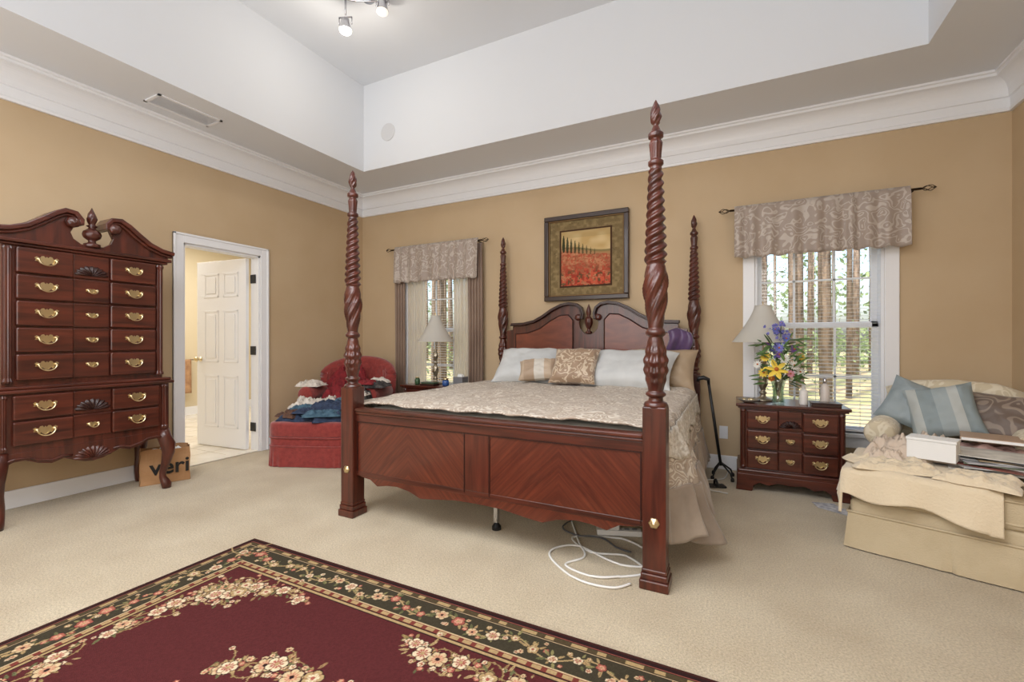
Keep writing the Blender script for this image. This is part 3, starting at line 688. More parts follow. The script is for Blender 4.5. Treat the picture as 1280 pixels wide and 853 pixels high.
def paint(U,V):
    n=vnoise(U*30,V*30,1); n2=vnoise(U*60,V*60,2)
    c=np.ones(U.shape+(3,))*L3(120,102,70); c=mixc(c,(n-.4)*1.6,L3(148,128,90)); c=mixc(c,(n2>.8)*.5,L3(92,80,54))
    a=(U-.17)/.66; b=(V-.13)/.72; inside=(a>0)&(a<1)&(b>0)&(b<1)
    bor=(a>-.035)&(a<1.035)&(b>-.03)&(b<1.03)
    c=mixc(c,bor*1.0,L3(70,46,32))
    img=np.ones(U.shape+(3,))*L3(192,160,106); img=mixc(img,(vnoise(a*6,b*10,3)-.25)*1.5,L3(212,186,138)); img=mixc(img,(b>.88)*.4,L3(160,140,96))
    hz=.70+.03*np.sin(a*5+.5)-.05*a
    img=mixc(img,np.clip((hz-b)/.02,0,1),L3(168,128,88)); img=mixc(img,np.clip((hz-b)/.015,0,1)*np.clip((b-hz+.06)/.03,0,1)*(a>.3)*.8,L3(118,112,72))
    tr=np.zeros(U.shape)
    for k in range(9):
        cx=.05+.080*k; h=.32-.026*k; base=.62-.010*k; w=.040-.003*k
        tt=(b-base)/h
        wob=.010*(vnoise(a*60,b*60,40+k)-.5)
        tr=np.maximum(tr,((tt>0)&(tt<1)&(np.abs(a-cx)<(w*np.sqrt(np.clip(tt*2.5+.15,0,1))*np.sqrt(np.clip(1-tt,0,1))+wob*(tt<.9))))*(.96-.04*k))
    fb=.65-.12*a+.015*np.sin(a*9)
    fld=np.clip((fb-b)/.015,0,1)
    fc=np.ones(U.shape+(3,))*L3(172,104,76); fc=mixc(fc,(vnoise(a*7,b*30,5)-.35)*2.2,L3(192,132,96)); fc=mixc(fc,(vnoise(a*30,b*44,8)>.60)*.5,L3(140,84,58)); fc=mixc(fc,(vnoise(a*40,b*50,6)>.66)*.7,L3(176,72,52))
    for k in range(-3,7):
        ln=np.abs((a-.15*k)-(.62-b)*(.5*(k-2)*.5)); fc=mixc(fc,((ln<.010+(.6-b)*.02)&(b>.28))*.35,L3(130,90,60))
    low=np.clip((.42-b)/.22,0,1)
    fc=mixc(fc,low*(vnoise(a*16,b*18,9)>.45)*.85,L3(160,52,38)); fc=mixc(fc,low*(vnoise(a*26,b*30,19)>.62)*.8,L3(84,74,48)); fc=mixc(fc,low*(vnoise(a*22,b*24,29)>.70)*.9,L3(200,92,66))
    img=mixc(img,fld,0)+fc*fld[...,None]; img=mixc(img,tr,L3(44,52,34))
    return np.where(inside[...,None],img,c)
pf=empty('framed_painting',(-1.375,YB-.03,2.01))
colgrid('canvas',paint,340,340,.78,.78,vcol('painting_print',.7),pf).location=(0,-.002,0)
def frm(w0,w1,d0,d1):
    a=w0/2;b_=w1/2
    return [g_box(-b_,b_,d0,d1,a,b_),g_box(-b_,b_,d0,d1,-b_,-a),g_box(-b_,-a,d0,d1,-a,a),g_box(a,b_,d0,d1,-a,a)]
obj('frame_outer',frm(.79,.885,-.03,.028),mat('dark_walnut_frame',C(54,36,27),.35,coat=.2),pf,bev=.008,seg=3)
obj('frame_gold_lip',frm(.765,.792,-.018,.02),mat('gold_leaf_frame',C(110,84,50),.4,.5),pf,bev=.004)

# ------------------------------------------------------------------ curtains
def rod(name,x0,x1,y=4.345,z=2.285):
    e=empty(name)
    obj('pole',g_sweep([(x0,y,z),(x1,y,z)],.009,10),M_dbronze,e,smooth=True)
    G=[]
    for s,x in ((-1,x0),(1,x1)):
        for k in range(4):
            q=k*PI/2
            G.append(g_sweep([(x+s*.085*v,y+.022*math.sin(v*PI)*math.cos(q+v*2.5),z+.022*math.sin(v*PI)*math.sin(q+v*2.5)) for v in np.linspace(0,1,14)],.003,5))
    for x in (x0+.05,x1-.05): G.append(g_sweep([(x,YB,z-.01),(x,y,z-.01)],.006,6))
    obj('cage_finials',G,M_dbronze,e,smooth=True)
rod('curtain_rod',-.05,1.235); rod('curtain_rod',-3.86,-2.55)
def valance(x0,x1,z1=2.315,z0=1.865,y=4.345):
    w=x1-x0
    def fn(u,v):
        x=x0+w*u+.006*math.sin(u*40)
        pl=math.sin(u*2*PI*9+1.5*math.sin(u*9)); a=.008+.010*v
        yy=y-.022-a*pl-.008*v
        if v<.12: yy=y-.014-.006*pl
        if v==0: yy=y-.004
        return (x,yy,z1-(z1-z0)*v+.006*math.sin(u*2*PI*9+1)*v)
    obj('window_valance',g_grid(240,16,fn),M_val,smooth=True,solid=.004)
valance(-.012,1.165); valance(-3.80,-2.60)
def panel(name,x0,x1,z1,z0,y,m,n=5,amp=.02):
    def fn(u,v): return (x0+(x1-x0)*u+.01*math.sin(v*3),y+amp*math.sin(u*2*PI*n+v*.8)*(.6+.4*v),z1-(z1-z0)*v)
    obj(name,g_grid(n*12,14,fn),m,smooth=True,solid=.003)
panel('drape_panel',-3.84,-3.68,2.26,.03,4.375,M_drape,4,.018); panel('drape_panel',-2.76,-2.565,2.26,.03,4.375,M_drape,5,.018)
panel('sheer_curtain',-3.665,-3.38,2.2,.20,4.41,M_sheer,8,.008); panel('sheer_curtain',-2.98,-2.775,2.2,.20,4.41,M_sheer,7,.008)

# ------------------------------------------------------------------ red chair + ottoman
def soft(name,args,m,par,**k): return obj(name,[g_cush(*a,**k) for a in args],m,par,smooth=True)
def ringpath(u,hx,y0,y1):
    p=u*4
    if p<1: return (-hx,y1-(y1-y0)*p)
    if p<2: return (-hx+2*hx*(p-1),y0)
    if p<3: return (hx,y0+(y1-y0)*(p-2))
    return (hx-2*hx*(p-3),y1)
rc=empty('red_armchair',(-3.50,2.80,0),22)
obj('seat_frame',[g_box(-.36,.36,.60,1.28,.12,.32)],M_red,rc,bev=.03,seg=4)
obj('chair_feet',[g_lathe([(.018,0),(.028,.06),(.03,.13)],12,loc=(x,y,0)) for x in (-.3,.3) for y in (.66,1.2)],W_dark,rc,smooth=True)
soft('seat_cushion',[(0,.90,.38,.27,.33,.085)],M_red,rc,e=.3)
def backp(u,v):
    a=-1+2*u; x=.40*math.sin(a*1.45)/math.sin(1.45); y=1.26-.20*(1-math.cos(a*1.45))
    z=.30+v*(.60-.14*a*a)
    return (x,y-.02*math.sin(v*PI)+.03*v+.006*math.sin(u*60)*math.sin(v*20),z)
obj('chair_back',g_grid(60,20,backp),M_red,rc,smooth=True,solid=.12)
obj('rolled_back_top',g_sweep([(lambda p:(p[0],p[1]+.01,p[2]))(backp(u,1)) for u in np.linspace(0,1,26)],[.05+.025*math.sin(PI*u) for u in np.linspace(0,1,26)],16),M_red,rc,smooth=True)
for s in (-1,1):
    nm='a' if s<0 else 'b'
    obj('arm_panel_'+nm,g_box(s*.335-.05,s*.335+.05,.62,1.16,.14,.58),M_red,rc,bev=.03,seg=4)
    obj('rolled_arm_'+nm,xf(g_lathe([(.02,0),(.07,.0),(.083,.02),(.086,.3),(.086,.54),(.06,.57),(.01,.58)],28),T(s*.345,.60,.585)@R(-90,'X')),M_red,rc,smooth=True)
ro=empty('red_ottoman',(-3.50,2.80,0),22)
soft('ottoman_base',[(0,.27,.215,.365,.275,.10)],M_red,ro,e=.22)
def rskirt(u,v):
    q=2*PI*u; x=.370*sgp(math.cos(q),.25); y=.27+.280*sgp(math.sin(q),.25)
    return (x*(1+.02*v)+.004*math.sin(u*160)*v,y+.004*math.cos(u*160)*v,.19-.186*v)
obj('ottoman_skirt',g_grid(200,3,rskirt),M_red,ro,solid=.008)
soft('ottoman_cushion',[(0,.27,.335,.378,.288,.08)],M_red,ro,e=.3)
for zz in (.268,.19):
    obj('cushion_piping',g_sweep([(.374*sgp(math.cos(a),.27),.27+.284*sgp(math.sin(a),.27),zz) for a in np.linspace(0,2*PI,90)[:-1]],.007,6,closed=True),M_red,ro,smooth=True)
cl=empty('clothes_pile',(-3.50,2.80,0),22)
cm=lambda n,a,b_:mat(n,a,.9,col2=b_,vscale=25,bump=.2,bscale=60)
navy=cm('navy_denim',C(34,44,66),C(52,66,92)); teal=cm('teal_cotton',C(52,80,98),C(76,106,124)); wc=cm('white_cotton',C(222,214,204),C(190,180,170))
crim=cm('crimson_knit',C(140,36,42),C(110,26,32)); blk=cm('black_print',C(30,28,30),C(90,84,82)); brn=cm('brown_wool',C(96,66,52),C(70,48,40))
obj('jeans',[g_crumple(-.10,.20,.41,.44,.38,.09,1,fold=1.3),g_crumple(.17,.22,.41,.34,.38,.10,2,rot=.4,fold=1.3)],navy,cl,smooth=True)
obj('blue_shirt',[g_crumple(.12,.08,.46,.34,.18,.06,3,rot=.3,fold=1.4),g_crumple(-.19,.34,.47,.28,.20,.06,8,fold=1.4)],teal,cl,smooth=True)
obj('brown_sweater',g_crumple(-.20,.14,.44,.24,.2,.07,18,rot=-.4,fold=1.4),brn,cl,smooth=True)
obj('white_shirts',[g_crumple(-.24,.50,.46,.30,.26,.12,4,fold=1.5),g_crumple(.0,.58,.46,.3,.3,.13,5,fold=1.5)],wc,cl,smooth=True)
obj('dark_jeans_top',[g_crumple(.12,.28,.50,.34,.24,.09,6,fold=1.5),g_crumple(-.05,.12,.48,.2,.16,.05,61,fold=1.4)],navy,cl,smooth=True)
obj('teal_folded',[g_crumple(.22,.40,.50,.26,.2,.12,62,fold=1.4)],teal,cl,smooth=True)
obj('crimson_sweater',[g_crumple(.02,.86,.46,.5,.4,.28,7,fold=1.4),g_crumple(-.05,1.04,.62,.44,.16,.26,12,fold=1.5),g_crumple(.14,.62,.46,.26,.26,.20,13,fold=1.4)],crim,cl,smooth=True)
obj('printed_blouse',[g_crumple(.36,.74,.665,.26,.34,.07,9,fold=1.4),g_crumple(.28,.55,.52,.24,.2,.16,10,fold=1.4)],blk,cl,smooth=True)
obj('cream_scarf',[g_crumple(.37,.84,.70,.22,.12,.06,11),g_crumple(-.36,.74,.665,.26,.2,.07,14),g_crumple(.30,.50,.60,.16,.12,.05,63)],wc,cl,smooth=True)
obj('crimson_scarf',g_crumple(.30,.66,.70,.2,.2,.05,15),crim,cl,smooth=True)

# ------------------------------------------------------------------ cream chair + ottoman
CR=(.95,2.965,0)
cc=empty('cream_armchair',CR,-18.4)
obj('seat_base',g_box(-.36,.36,.66,1.30,.06,.34),M_cream,cc,bev=.03,seg=4)
obj('chair_skirt',g_grid(100,3,lambda u,v:((-.365+.73*min(1,max(0,(u-.25)/.5))), 1.30-.645*min(1,u/.25) if u<.25 else (.655 if u<.75 else .655+.645*(u-.75)/.25),.20-.195*v)),M_cream,cc,solid=.01)
soft('seat_cushion',[(0,.93,.40,.28,.32,.085)],M_cream,cc,e=.3)
soft('chair_back',[(0,1.23,.56,.36,.10,.30)],M_cream,cc,e=.45)
obj('back_roll',g_sweep([(-.34,1.20,.76),(-.2,1.21,.80),(0,1.22,.81),(.2,1.21,.80),(.34,1.20,.76)],[.055,.07,.075,.07,.055],14),M_cream,cc,smooth=True)
for s in (-1,1):
    obj('arm_panel_%s'%('a' if s<0 else 'b'),g_box(s*.325-.05,s*.325+.05,.64,1.26,.10,.54),M_cream,cc,bev=.03,seg=4)
    obj('rolled_arm_%s'%('a' if s<0 else 'b'),xf(g_lathe([(.02,0),(.07,.0),(.082,.02),(.085,.3),(.085,.60),(.06,.63),(.01,.64)],28),T(s*.335,.62,.55)@R(-90,'X')),M_cream,cc,smooth=True)
co=empty('cream_ottoman',CR,-18.4)
ML2=mat('cream_linen',C(200,184,154),.9,col2=C(188,171,140),vscale=6,bump=.3,bscale=150)
obj('ottoman_base',g_box(-.40,.40,.0,.60,.05,.27),ML2,co,bev=.02,seg=3)
def skirt(u,v):
    x,y=ringpath(u,.405+.02*v,-.005-.02*v,.605)
    p=(u*4)%1; w=.004*math.sin(u*60)*v+ .012*v*math.exp(-((p-.5)/.02)**2)
    return (x+w,y+w,.20-.193*v)
obj('ottoman_skirt',g_grid(240,4,skirt),ML2,co,solid=.006)
obj('skirt_piping',g_sweep([(*ringpath(k/80,.41,-.008,.605),.20) for k in range(80)],.007,6,closed=True),ML2,co,smooth=True)
soft('ottoman_cushion',[(0,.30,.345,.415,.315,.085)],ML2,co,e=.25)
obj('cushion_piping',[g_sweep([(.414*sgp(math.cos(a),.25),.30+.314*sgp(math.sin(a),.25),zz) for a in np.linspace(0,2*PI,90)[:-1]],.006,6,closed=True) for zz in (.30,.405)],ML2,co,smooth=True)
def throw(u,v):
    x=-.50+.68*u; y=-.10+.67*v
    z=.442+.016*noise.noise(Vector((x*5,y*5,2)))+.008*math.sin(x*22+y*8)
    if x<-.40:
        k=(-.40-x)/.10; z-=(.15+.03*math.sin(y*7))*k**.9; x=-.430-.02*k-.016*math.sin(y*20)*k
    if y<0:
        k=(-y)/.10; z-=(.12+.07*u+.015*math.sin(x*16))*k**.9; y=-.028-.03*k-.016*math.sin(x*24)*k
    if u>.93: z-=.006
    return (x,y,z)
bl=empty('throw_blanket',CR,-18.4)
obj('blanket_cloth',g_grid(110,100,throw),M_cream2,bl,smooth=True,solid=.014)
obj('blanket_folds',[g_crumple(-.22,.14,.45,.40,.26,.055,21,rot=.3,fold=1.4),g_crumple(.10,.10,.45,.30,.26,.05,22,rot=-.2,fold=1.4)],M_cream2,bl,smooth=True)
obj('crumpled_linen',[g_crumple(-.22,.34,.47,.28,.22,.13,31,fold=1.5),g_crumple(-.08,.42,.47,.22,.18,.15,33,fold=1.7),g_crumple(-.26,.20,.47,.16,.14,.08,35,fold=1.6)],mat('linen_beige',C(208,190,172),.9,bump=.2,bscale=60),bl,smooth=True)
wb=empty('white_box',(.975,3.26,.50),-25); obj('carton',g_box(-.10,.10,-.065,.065,0,.10),M_paper,wb,bev=.003); obj('lid',g_box(-.103,.103,-.068,.068,.101,.115),M_paper,wb,bev=.002)
mg=empty('magazine_stack',(1.28,3.30,.462),-18)
random.seed(11); z=0
pal=[C(236,236,234),C(210,205,196),C(100,120,140),C(226,226,226),C(150,90,80),C(230,228,220),C(120,130,110),C(200,200,205),C(240,240,238),C(170,150,120),C(235,235,235),C(90,96,104),C(228,224,214)]
for k in range(13):
    h=random.uniform(.005,.010); a=random.uniform(-18,18); w=random.uniform(.14,.22)
    obj('magazine_%d'%(k+1),xf(g_box(-w,w,-.14,.14,z,z+h-.001),T(random.uniform(-.05,.04),random.uniform(-.04,.03),0)@R(a,'Z')),mat('magazine_cover_%d'%k,pal[k],.4,col2=tuple(c*.7 for c in pal[k][:3])+(1,),vscale=14),mg); z+=h
obj('hardback_book',[g_box(-.17,.14,.10,.32,.12,.142)],mat('tan_book',C(176,150,128),.5),mg,bev=.002)
obj('book_pages',[g_box(-.165,.137,.094,.318,.124,.138)],M_paper,mg)
obj('clothes_under',g_crumple(-.02,.22,.0,.5,.34,.10,17),cm('pink_shirt',C(206,172,162),C(190,152,144)),mg,smooth=True)
# pillows on armchair
M_bp=stripes('teal_stripe_pillow',C(138,150,153),C(156,166,168),C(182,186,183),0,5)
pil('throw_pillow',(1.10,3.97,.705),.36,.34,.13,mat('blue_satin_pillow',C(138,149,153),.5,col2=C(152,163,167),vscale=8),-25,-10,7,roll=24)
pil('throw_pillow',(1.20,3.86,.69),.36,.36,.13,M_bp,-25,-20,8,roll=-14)
pil('throw_pillow',(1.45,3.88,.665),.46,.34,.15,damask('brown_floral_pillow',C(108,92,82),C(144,128,114),9,.5),-30,-26,12,roll=6)

# ------------------------------------------------------------------ rug
RX0,RX1,RY0,RY1=-2.48,.88,-.80,1.645
RW,RH=RX1-RX0,RY1-RY0
nx,nz=1120,815
def rugcol(U,V):
    X=U*RW; Y=V*RH
    d=np.minimum(np.minimum(X,RW-X),np.minimum(Y,RH-Y))
    burg=L3(84,37,38); olive=L3(62,56,43); gold=L3(172,146,104); beige=L3(200,176,138); rose=L3(160,88,76); dk=L3(46,27,27); green=L3(104,104,70); lt=L3(214,196,164)
    c=np.ones(U.shape+(3,))*burg
    c=mixc(c,(d<.245)*1.,dk); c=mixc(c,((d<.238)&(d>.226))*1.,gold)
    al=np.where(np.minimum(X,RW-X)<np.minimum(Y,RH-Y),Y,X)
    c=mixc(c,((d<.222)&(d>.198))*1.,L3(116,56,48)); c=mixc(c,((d<.219)&(d>.201)&(np.abs(np.sin(al*55))>.55))*1.,gold)
    c=mixc(c,((d<.196)&(d>.191))*1.,beige)
    c=mixc(c,((d<.190)&(d>.068))*1.,olive)
    c=mixc(c,((d<.066)&(d>.061))*1.,beige)
    c=mixc(c,((d<.059)&(d>.034))*1.,L3(78,66,46)); c=mixc(c,((d<.056)&(d>.037)&(np.sin(al*62+np.sin(al*31))>.1))*1.,gold)
    c=mixc(c,((d<.032)&(d>.028))*1.,rose); c=mixc(c,(d<.027)*1.,dk); c=mixc(c,(d<.010)*1.,L3(66,34,30))
    dx=RW/(nx-1); dy=RH/(nz-1)
    def win(cx,cy,r):
        i0=max(0,int((cx-r)/dx)); i1=min(nx,int((cx+r)/dx)+2); j0=max(0,int((cy-r)/dy)); j1=min(nz,int((cy+r)/dy)+2)
        return slice(j0,j1),slice(i0,i1)
    def flower(cx,cy,r,kind=0,ph=0):
        s=win(cx,cy,r*1.1); x=X[s]-cx; y=Y[s]-cy; q=np.hypot(x,y); t=np.arctan2(y,x)+ph; n=5 if kind!=1 else 6
        if q.size==0: return
        b=r*(.78+.22*np.abs(np.cos(n*t/2)))
        outc,inc,cen=[(lt,rose,gold),(beige,L3(190,130,104),dk),(rose,L3(210,156,130),gold),(gold,lt,rose)][kind%4]
        sub=c[s]; sub=mixc(sub,(q<b)*1.,dk); sub=mixc(sub,(q<b*.9)*1.,outc); sub=mixc(sub,((q<b*.9)&(np.abs(np.sin(n*t/2))>.96)&(q>r*.3))*1.,L3(150,110,80))
        sub=mixc(sub,(q<b*.55)*1.,inc); sub=mixc(sub,((q<b*.55)&(np.abs(np.sin(n*t))>.9))*1.,outc); sub=mixc(sub,(q<r*.2)*1.,cen); c[s]=sub
    def leaf(cx,cy,L,a,col):
        s=win(cx,cy,L); x=X[s]-cx; y=Y[s]-cy
        if x.size==0: return
        u=(x*math.cos(a)+y*math.sin(a))/L; v=(-x*math.sin(a)+y*math.cos(a))/L
        w=.32*(1-(u)**2)
        sub=c[s]; sub=mixc(sub,((np.abs(v)<w)&(np.abs(u)<1))*1.,col); sub=mixc(sub,((np.abs(v)<.04)&(np.abs(u)<.9))*1.,np.array(col)*.5); c[s]=sub
    def stem(pts,w,col):
        for (x0,y0),(x1,y1) in zip(pts,pts[1:]):
            L=math.hypot(x1-x0,y1-y0); n=max(1,int(L/.003))
            for k in range(n):
                px=x0+(x1-x0)*k/n; py=y0+(y1-y0)*k/n; s=win(px,py,w); 
                if c[s].size==0: continue
                m=np.hypot(X[s]-px,Y[s]-py)<w; c[s]=mixc(c[s],m*1.,col)
    rs=random.Random(5)
    def garland(f,L):
        pts=[]; n=int(L/.02)
        for k in range(n+1):
            a=L*k/n; pts.append(f(a,.129+.030*math.sin(a*2*PI/.30)))
        stem(pts,.0035,gold)
        k=0; a=.13
        while a<L-.10:
            o=.129+.022*math.sin(a*2*PI/.30)
            p=f(a,o)
            for q in range(6):
                an=rs.uniform(0,2*PI); rr=rs.uniform(.028,.045); leaf(p[0]+math.cos(an)*rr,p[1]+math.sin(an)*rr*.8,rs.uniform(.012,.020),an,rs.choice([green,gold,L3(140,132,88),L3(168,140,100)]))
            flower(p[0],p[1],rs.choice([.026,.032,.021]),rs.choice((0,1,2,3,2)),rs.uniform(0,1))
            p2=f(a+.048,.129-.034*math.sin((a)*2*PI/.30)); flower(p2[0],p2[1],.013,(k+2)%4,0)
            p3=f(a+.035,.129+.045*math.cos(a*40)); flower(p3[0],p3[1],.010,(k+1)%4,0)
            a+=.084; k+=1
    garland(lambda a,o:(a,o),RW); garland(lambda a,o:(a,RH-o),RW); garland(lambda a,o:(o,a),RH); garland(lambda a,o:(RW-o,a),RH)
    def spray(pts,big=.042,wid=.045):
        P=[]
        for i in range(len(pts)-1):
            for k in range(12): P.append((pts[i][0]+(pts[i+1][0]-pts[i][0])*k/12+.012*math.sin(len(P)*.5),pts[i][1]+(pts[i+1][1]-pts[i][1])*k/12+.012*math.cos(len(P)*.4)))
        P.append(pts[-1]); stem(P,.0035,L3(150,124,84)); n=len(P)
        for i in range(3,n-2,5):
            x,y=P[i]; an=rs.uniform(0,2*PI); q=[(x,y)]
            for k in range(7): an+=rs.choice((.25,.35)); q.append((q[-1][0]+.018*math.cos(an),q[-1][1]+.018*math.sin(an)))
            stem(q,.0025,L3(150,124,84))
            for k in range(1,8,2): leaf(q[k][0],q[k][1],.010,an+k,rs.choice([green,L3(150,128,84),gold]))
            flower(q[-1][0],q[-1][1],rs.uniform(.010,.015),rs.randint(0,3))
        for i,(x,y) in enumerate(P):
            tp=math.sin(PI*(.12+.76*i/n))
            for q in range(2):
                an=rs.uniform(0,2*PI); rr=rs.uniform(.02,wid)*tp*1.4
                leaf(x+math.cos(an)*rr,y+math.sin(an)*rr,rs.uniform(.010,.022),an,rs.choice([green,L3(150,128,84),gold,L3(150,120,84)]))
        for i in range(0,n,2):
            x,y=P[i]; tp=math.sin(PI*(.12+.76*i/n))
            for q in range(2): flower(x+rs.uniform(-wid,wid)*tp,y+rs.uniform(-wid,wid)*tp,rs.uniform(.009,.017),rs.randint(0,3),rs.random())
        for i in range(2,n-1,6):
            x,y=P[i]; tp=math.sin(PI*(.12+.76*i/n)); flower(x+rs.uniform(-.015,.015),y+rs.uniform(-.015,.015),big*(.5+.5*tp),rs.choice([0,0,1,3]),rs.random())
    for sx in (0,1):
        for sy in (0,1):
            def m(x,y): return (x if not sx else RW-x, RH-y if not sy else y)
            spray([m(.30,.82),m(.28,.66),m(.34,.50),m(.36,.38),m(.48,.33),m(.62,.30),m(.80,.30)],wid=.06)
            spray([m(.34,.46),m(.44,.42),m(.50,.36)],wid=.07,big=.045)
            spray([m(1.36,.30),m(1.5,.34),m(1.68,.31)],wid=.06)
            spray([m(.30,1.22),m(.34,1.0),m(.29,.90)],wid=.05)
            spray([m(.84,.74),m(.96,.64),m(1.10,.60),m(1.26,.62),m(1.38,.68)],wid=.05)
            spray([m(.78,1.15),m(.80,1.0),m(.84,.84)],wid=.045)
    for k in range(26):
        a=2*PI*k/26; r=.10+.18*(k%3)/2
        leaf(RW/2+r*math.cos(a)*1.3,RH/2+r*math.sin(a),.03,a,gold); flower(RW/2+r*math.cos(a)*1.4,RH/2+r*math.sin(a)*1.1,.035,k,0)
    flower(RW/2,RH/2,.10,0)
    nz_=vnoise(X*220,Y*220,4); c*=(.84+.30*nz_)[...,None]
    return c
rug=empty('area_rug',(RX0,RY0,0))
rs_=colgrid('rug_pile',rugcol,nx,nz,RW,RH,vcol('rug_wool',1.0,bump=.5),rug,vertical=False); rs_.location=(0,0,.013)
obj('rug_backing',g_box(0,RW,0,RH,.001,.0125),mat('rug_edge',C(66,34,32),1.0),rug,bev=.004)

# ------------------------------------------------------------------ small floor things
pb=empty('paper_bag',(-4.20,2.02,0),66)
M_kraft=mat('kraft_paper',C(180,138,98),.8,col2=C(166,124,84),vscale=9,bump=.2,bscale=18)
def bagp(u,v):
    p=u*4
    x=-.16+.32*p if p<1 else (.16 if p<2 else (.16-.32*(p-2) if p<3 else -.16))
    y=-.08 if p<1 else (-.08+.16*(p-1) if p<2 else (.08 if p<3 else .08-.16*(p-3)))
    w=.004*math.sin(v*9+u*30)
    return (x+w,y+w,.003+.275*v+.008*math.sin(u*25)*v)
obj('bag_body',g_grid(64,10,bagp),M_kraft,pb,solid=.002)
obj('bag_bottom',g_box(-.158,.158,-.078,.078,.001,.004),M_kraft,pb)
obj('crumpled_paper',g_crumple(0,0,.2,.26,.11,.08,41,16),M_paper,pb)
tcv=bpy.data.curves.new('bag_lettering','FONT'); tcv.body='veri'; tcv.size=.17; tcv.extrude=.0005; tcv.offset=.003; tcv.align_x='CENTER'
to=bpy.data.objects.new('bag_lettering',tcv); COL.objects.link(to); to.parent=pb; to.location=(.03,-.0875,.08); to.rotation_euler=(PI/2,0,0); tcv.materials.append(M_black)

cn=empty('walking_cane',(-.20,4.18,0))
def topt(z): return (.10-.14*z,-.02+.05*z,z)
obj('shaft',g_sweep([topt(.10),topt(.45),topt(.80)],.012,10),M_black,cn,smooth=True)
obj('handle',g_sweep([topt(.78),(topt(.80)[0],0.01,.82),(-.05,.01,.835),(-.09,.01,.825),(-.10,.01,.80)],[.012,.016,.019,.019,.012],10),M_black,cn,smooth=True)
obj('quad_base',[g_sweep([topt(.13),(.10+sx*.06,-.02+sy*.07,.06),(.10+sx*.075,-.02+sy*.085,.012)],.007,8) for sx in (-1,1) for sy in (-1,1)]+[g_lathe([(.014,0),(.014,.02),(.009,.03)],12,loc=(.10+sx*.075,-.02+sy*.085,0)) for sx in (-1,1) for sy in (-1,1)],M_black,cn,smooth=True)
sl=empty('black_slipper',(-.17,3.86,0),20)
obj('sole',g_prism([(-.10,.002),(.10,.002),(.105,.012),(.09,.02),(-.09,.02),(-.105,.012)],-.035,.035),M_black,sl,bev=.006)
obj('strap',g_sweep([(.03,-.036,.015),(.03,-.030,.045),(.03,0,.06),(.03,.030,.045),(.03,.036,.015)],.009,8),M_black,sl,smooth=True)

def cord(name,pts,r,m,z=.006):
    P=[]
    n=len(pts)
    for i in range(n-1):
        p0=pts[max(i-1,0)];p1=pts[i];p2=pts[i+1];p3=pts[min(i+2,n-1)]
        for k in range(10):
            t=k/10
            P.append(tuple(.5*((2*b_)+(-a+c_)*t+(2*a-5*b_+4*c_-d_)*t*t+(-a+3*b_-3*c_+d_)*t**3) for a,b_,c_,d_ in zip(p0,p1,p2,p3))+(z+.002*math.sin(i*2),))
    obj(name,g_sweep(P,r,6),m,smooth=True)
wcord=mat('white_cord_plastic',C(226,224,220),.5)
cord('extension_cord',[(-.95,2.75),(-.80,2.45),(-.72,2.30),(-.78,2.17),(-.62,2.12),(-.50,2.18),(-.40,2.28),(-.52,2.40),(-.70,2.36),(-.85,2.50),(-.60,2.60),(-.40,2.48),(-.38,2.36),(-.55,2.30),(-.80,2.40),(-.90,2.25),(-.70,2.07),(-.52,2.06),(-.44,2.14)],.006,wcord)
cord('extension_cord',[(-.90,2.85),(-.95,2.6),(-.85,2.52),(-.70,2.55),(-.58,2.46),(-.50,2.44)],.005,mat('grey_cord',C(90,90,92),.5),.012)
ps=empty('power_strip',(-.62,2.66,0),20); obj('strip_body',g_box(-.13,.13,-.028,.028,.002,.035),wcord,ps,bev=.006); obj('sockets',[g_box(x-.014,x+.014,-.014,.014,.035,.037) for x in (-.09,-.045,0,.045,.09)],mat('socket_grey',C(160,160,165),.5),ps); obj('adapter_plug',g_box(-.06,-.0,-.03,.03,.037,.08),wcord,ps,bev=.006)
cord('lamp_cord',[(-.06,4.36),(-.10,4.1),(-.26,3.98),(-.28,3.82),(-.12,3.74),(-.05,3.72)],.004,wcord)
obj('floor_papers',[xf(g_box(-.10,.10,-.06,.06,0,.002),T(.62,3.70,.003)@R(-30,'Z')),xf(g_box(-.07,.07,-.05,.05,0,.002),T(.56,3.76,.006)@R(12,'Z'))],mat('printed_paper',C(214,212,212),.6,col2=C(150,150,160),vscale=30))
ou=empty('wall_outlet',(-.10,YB,.33)); obj('plate',g_box(-.035,.035,-.005,0,-.057,.057),M_white,ou,bev=.002); obj('receptacles',[g_box(-.016,.016,-.007,-.004,z-.014,z+.014) for z in (-.024,.024)],M_white,ou)

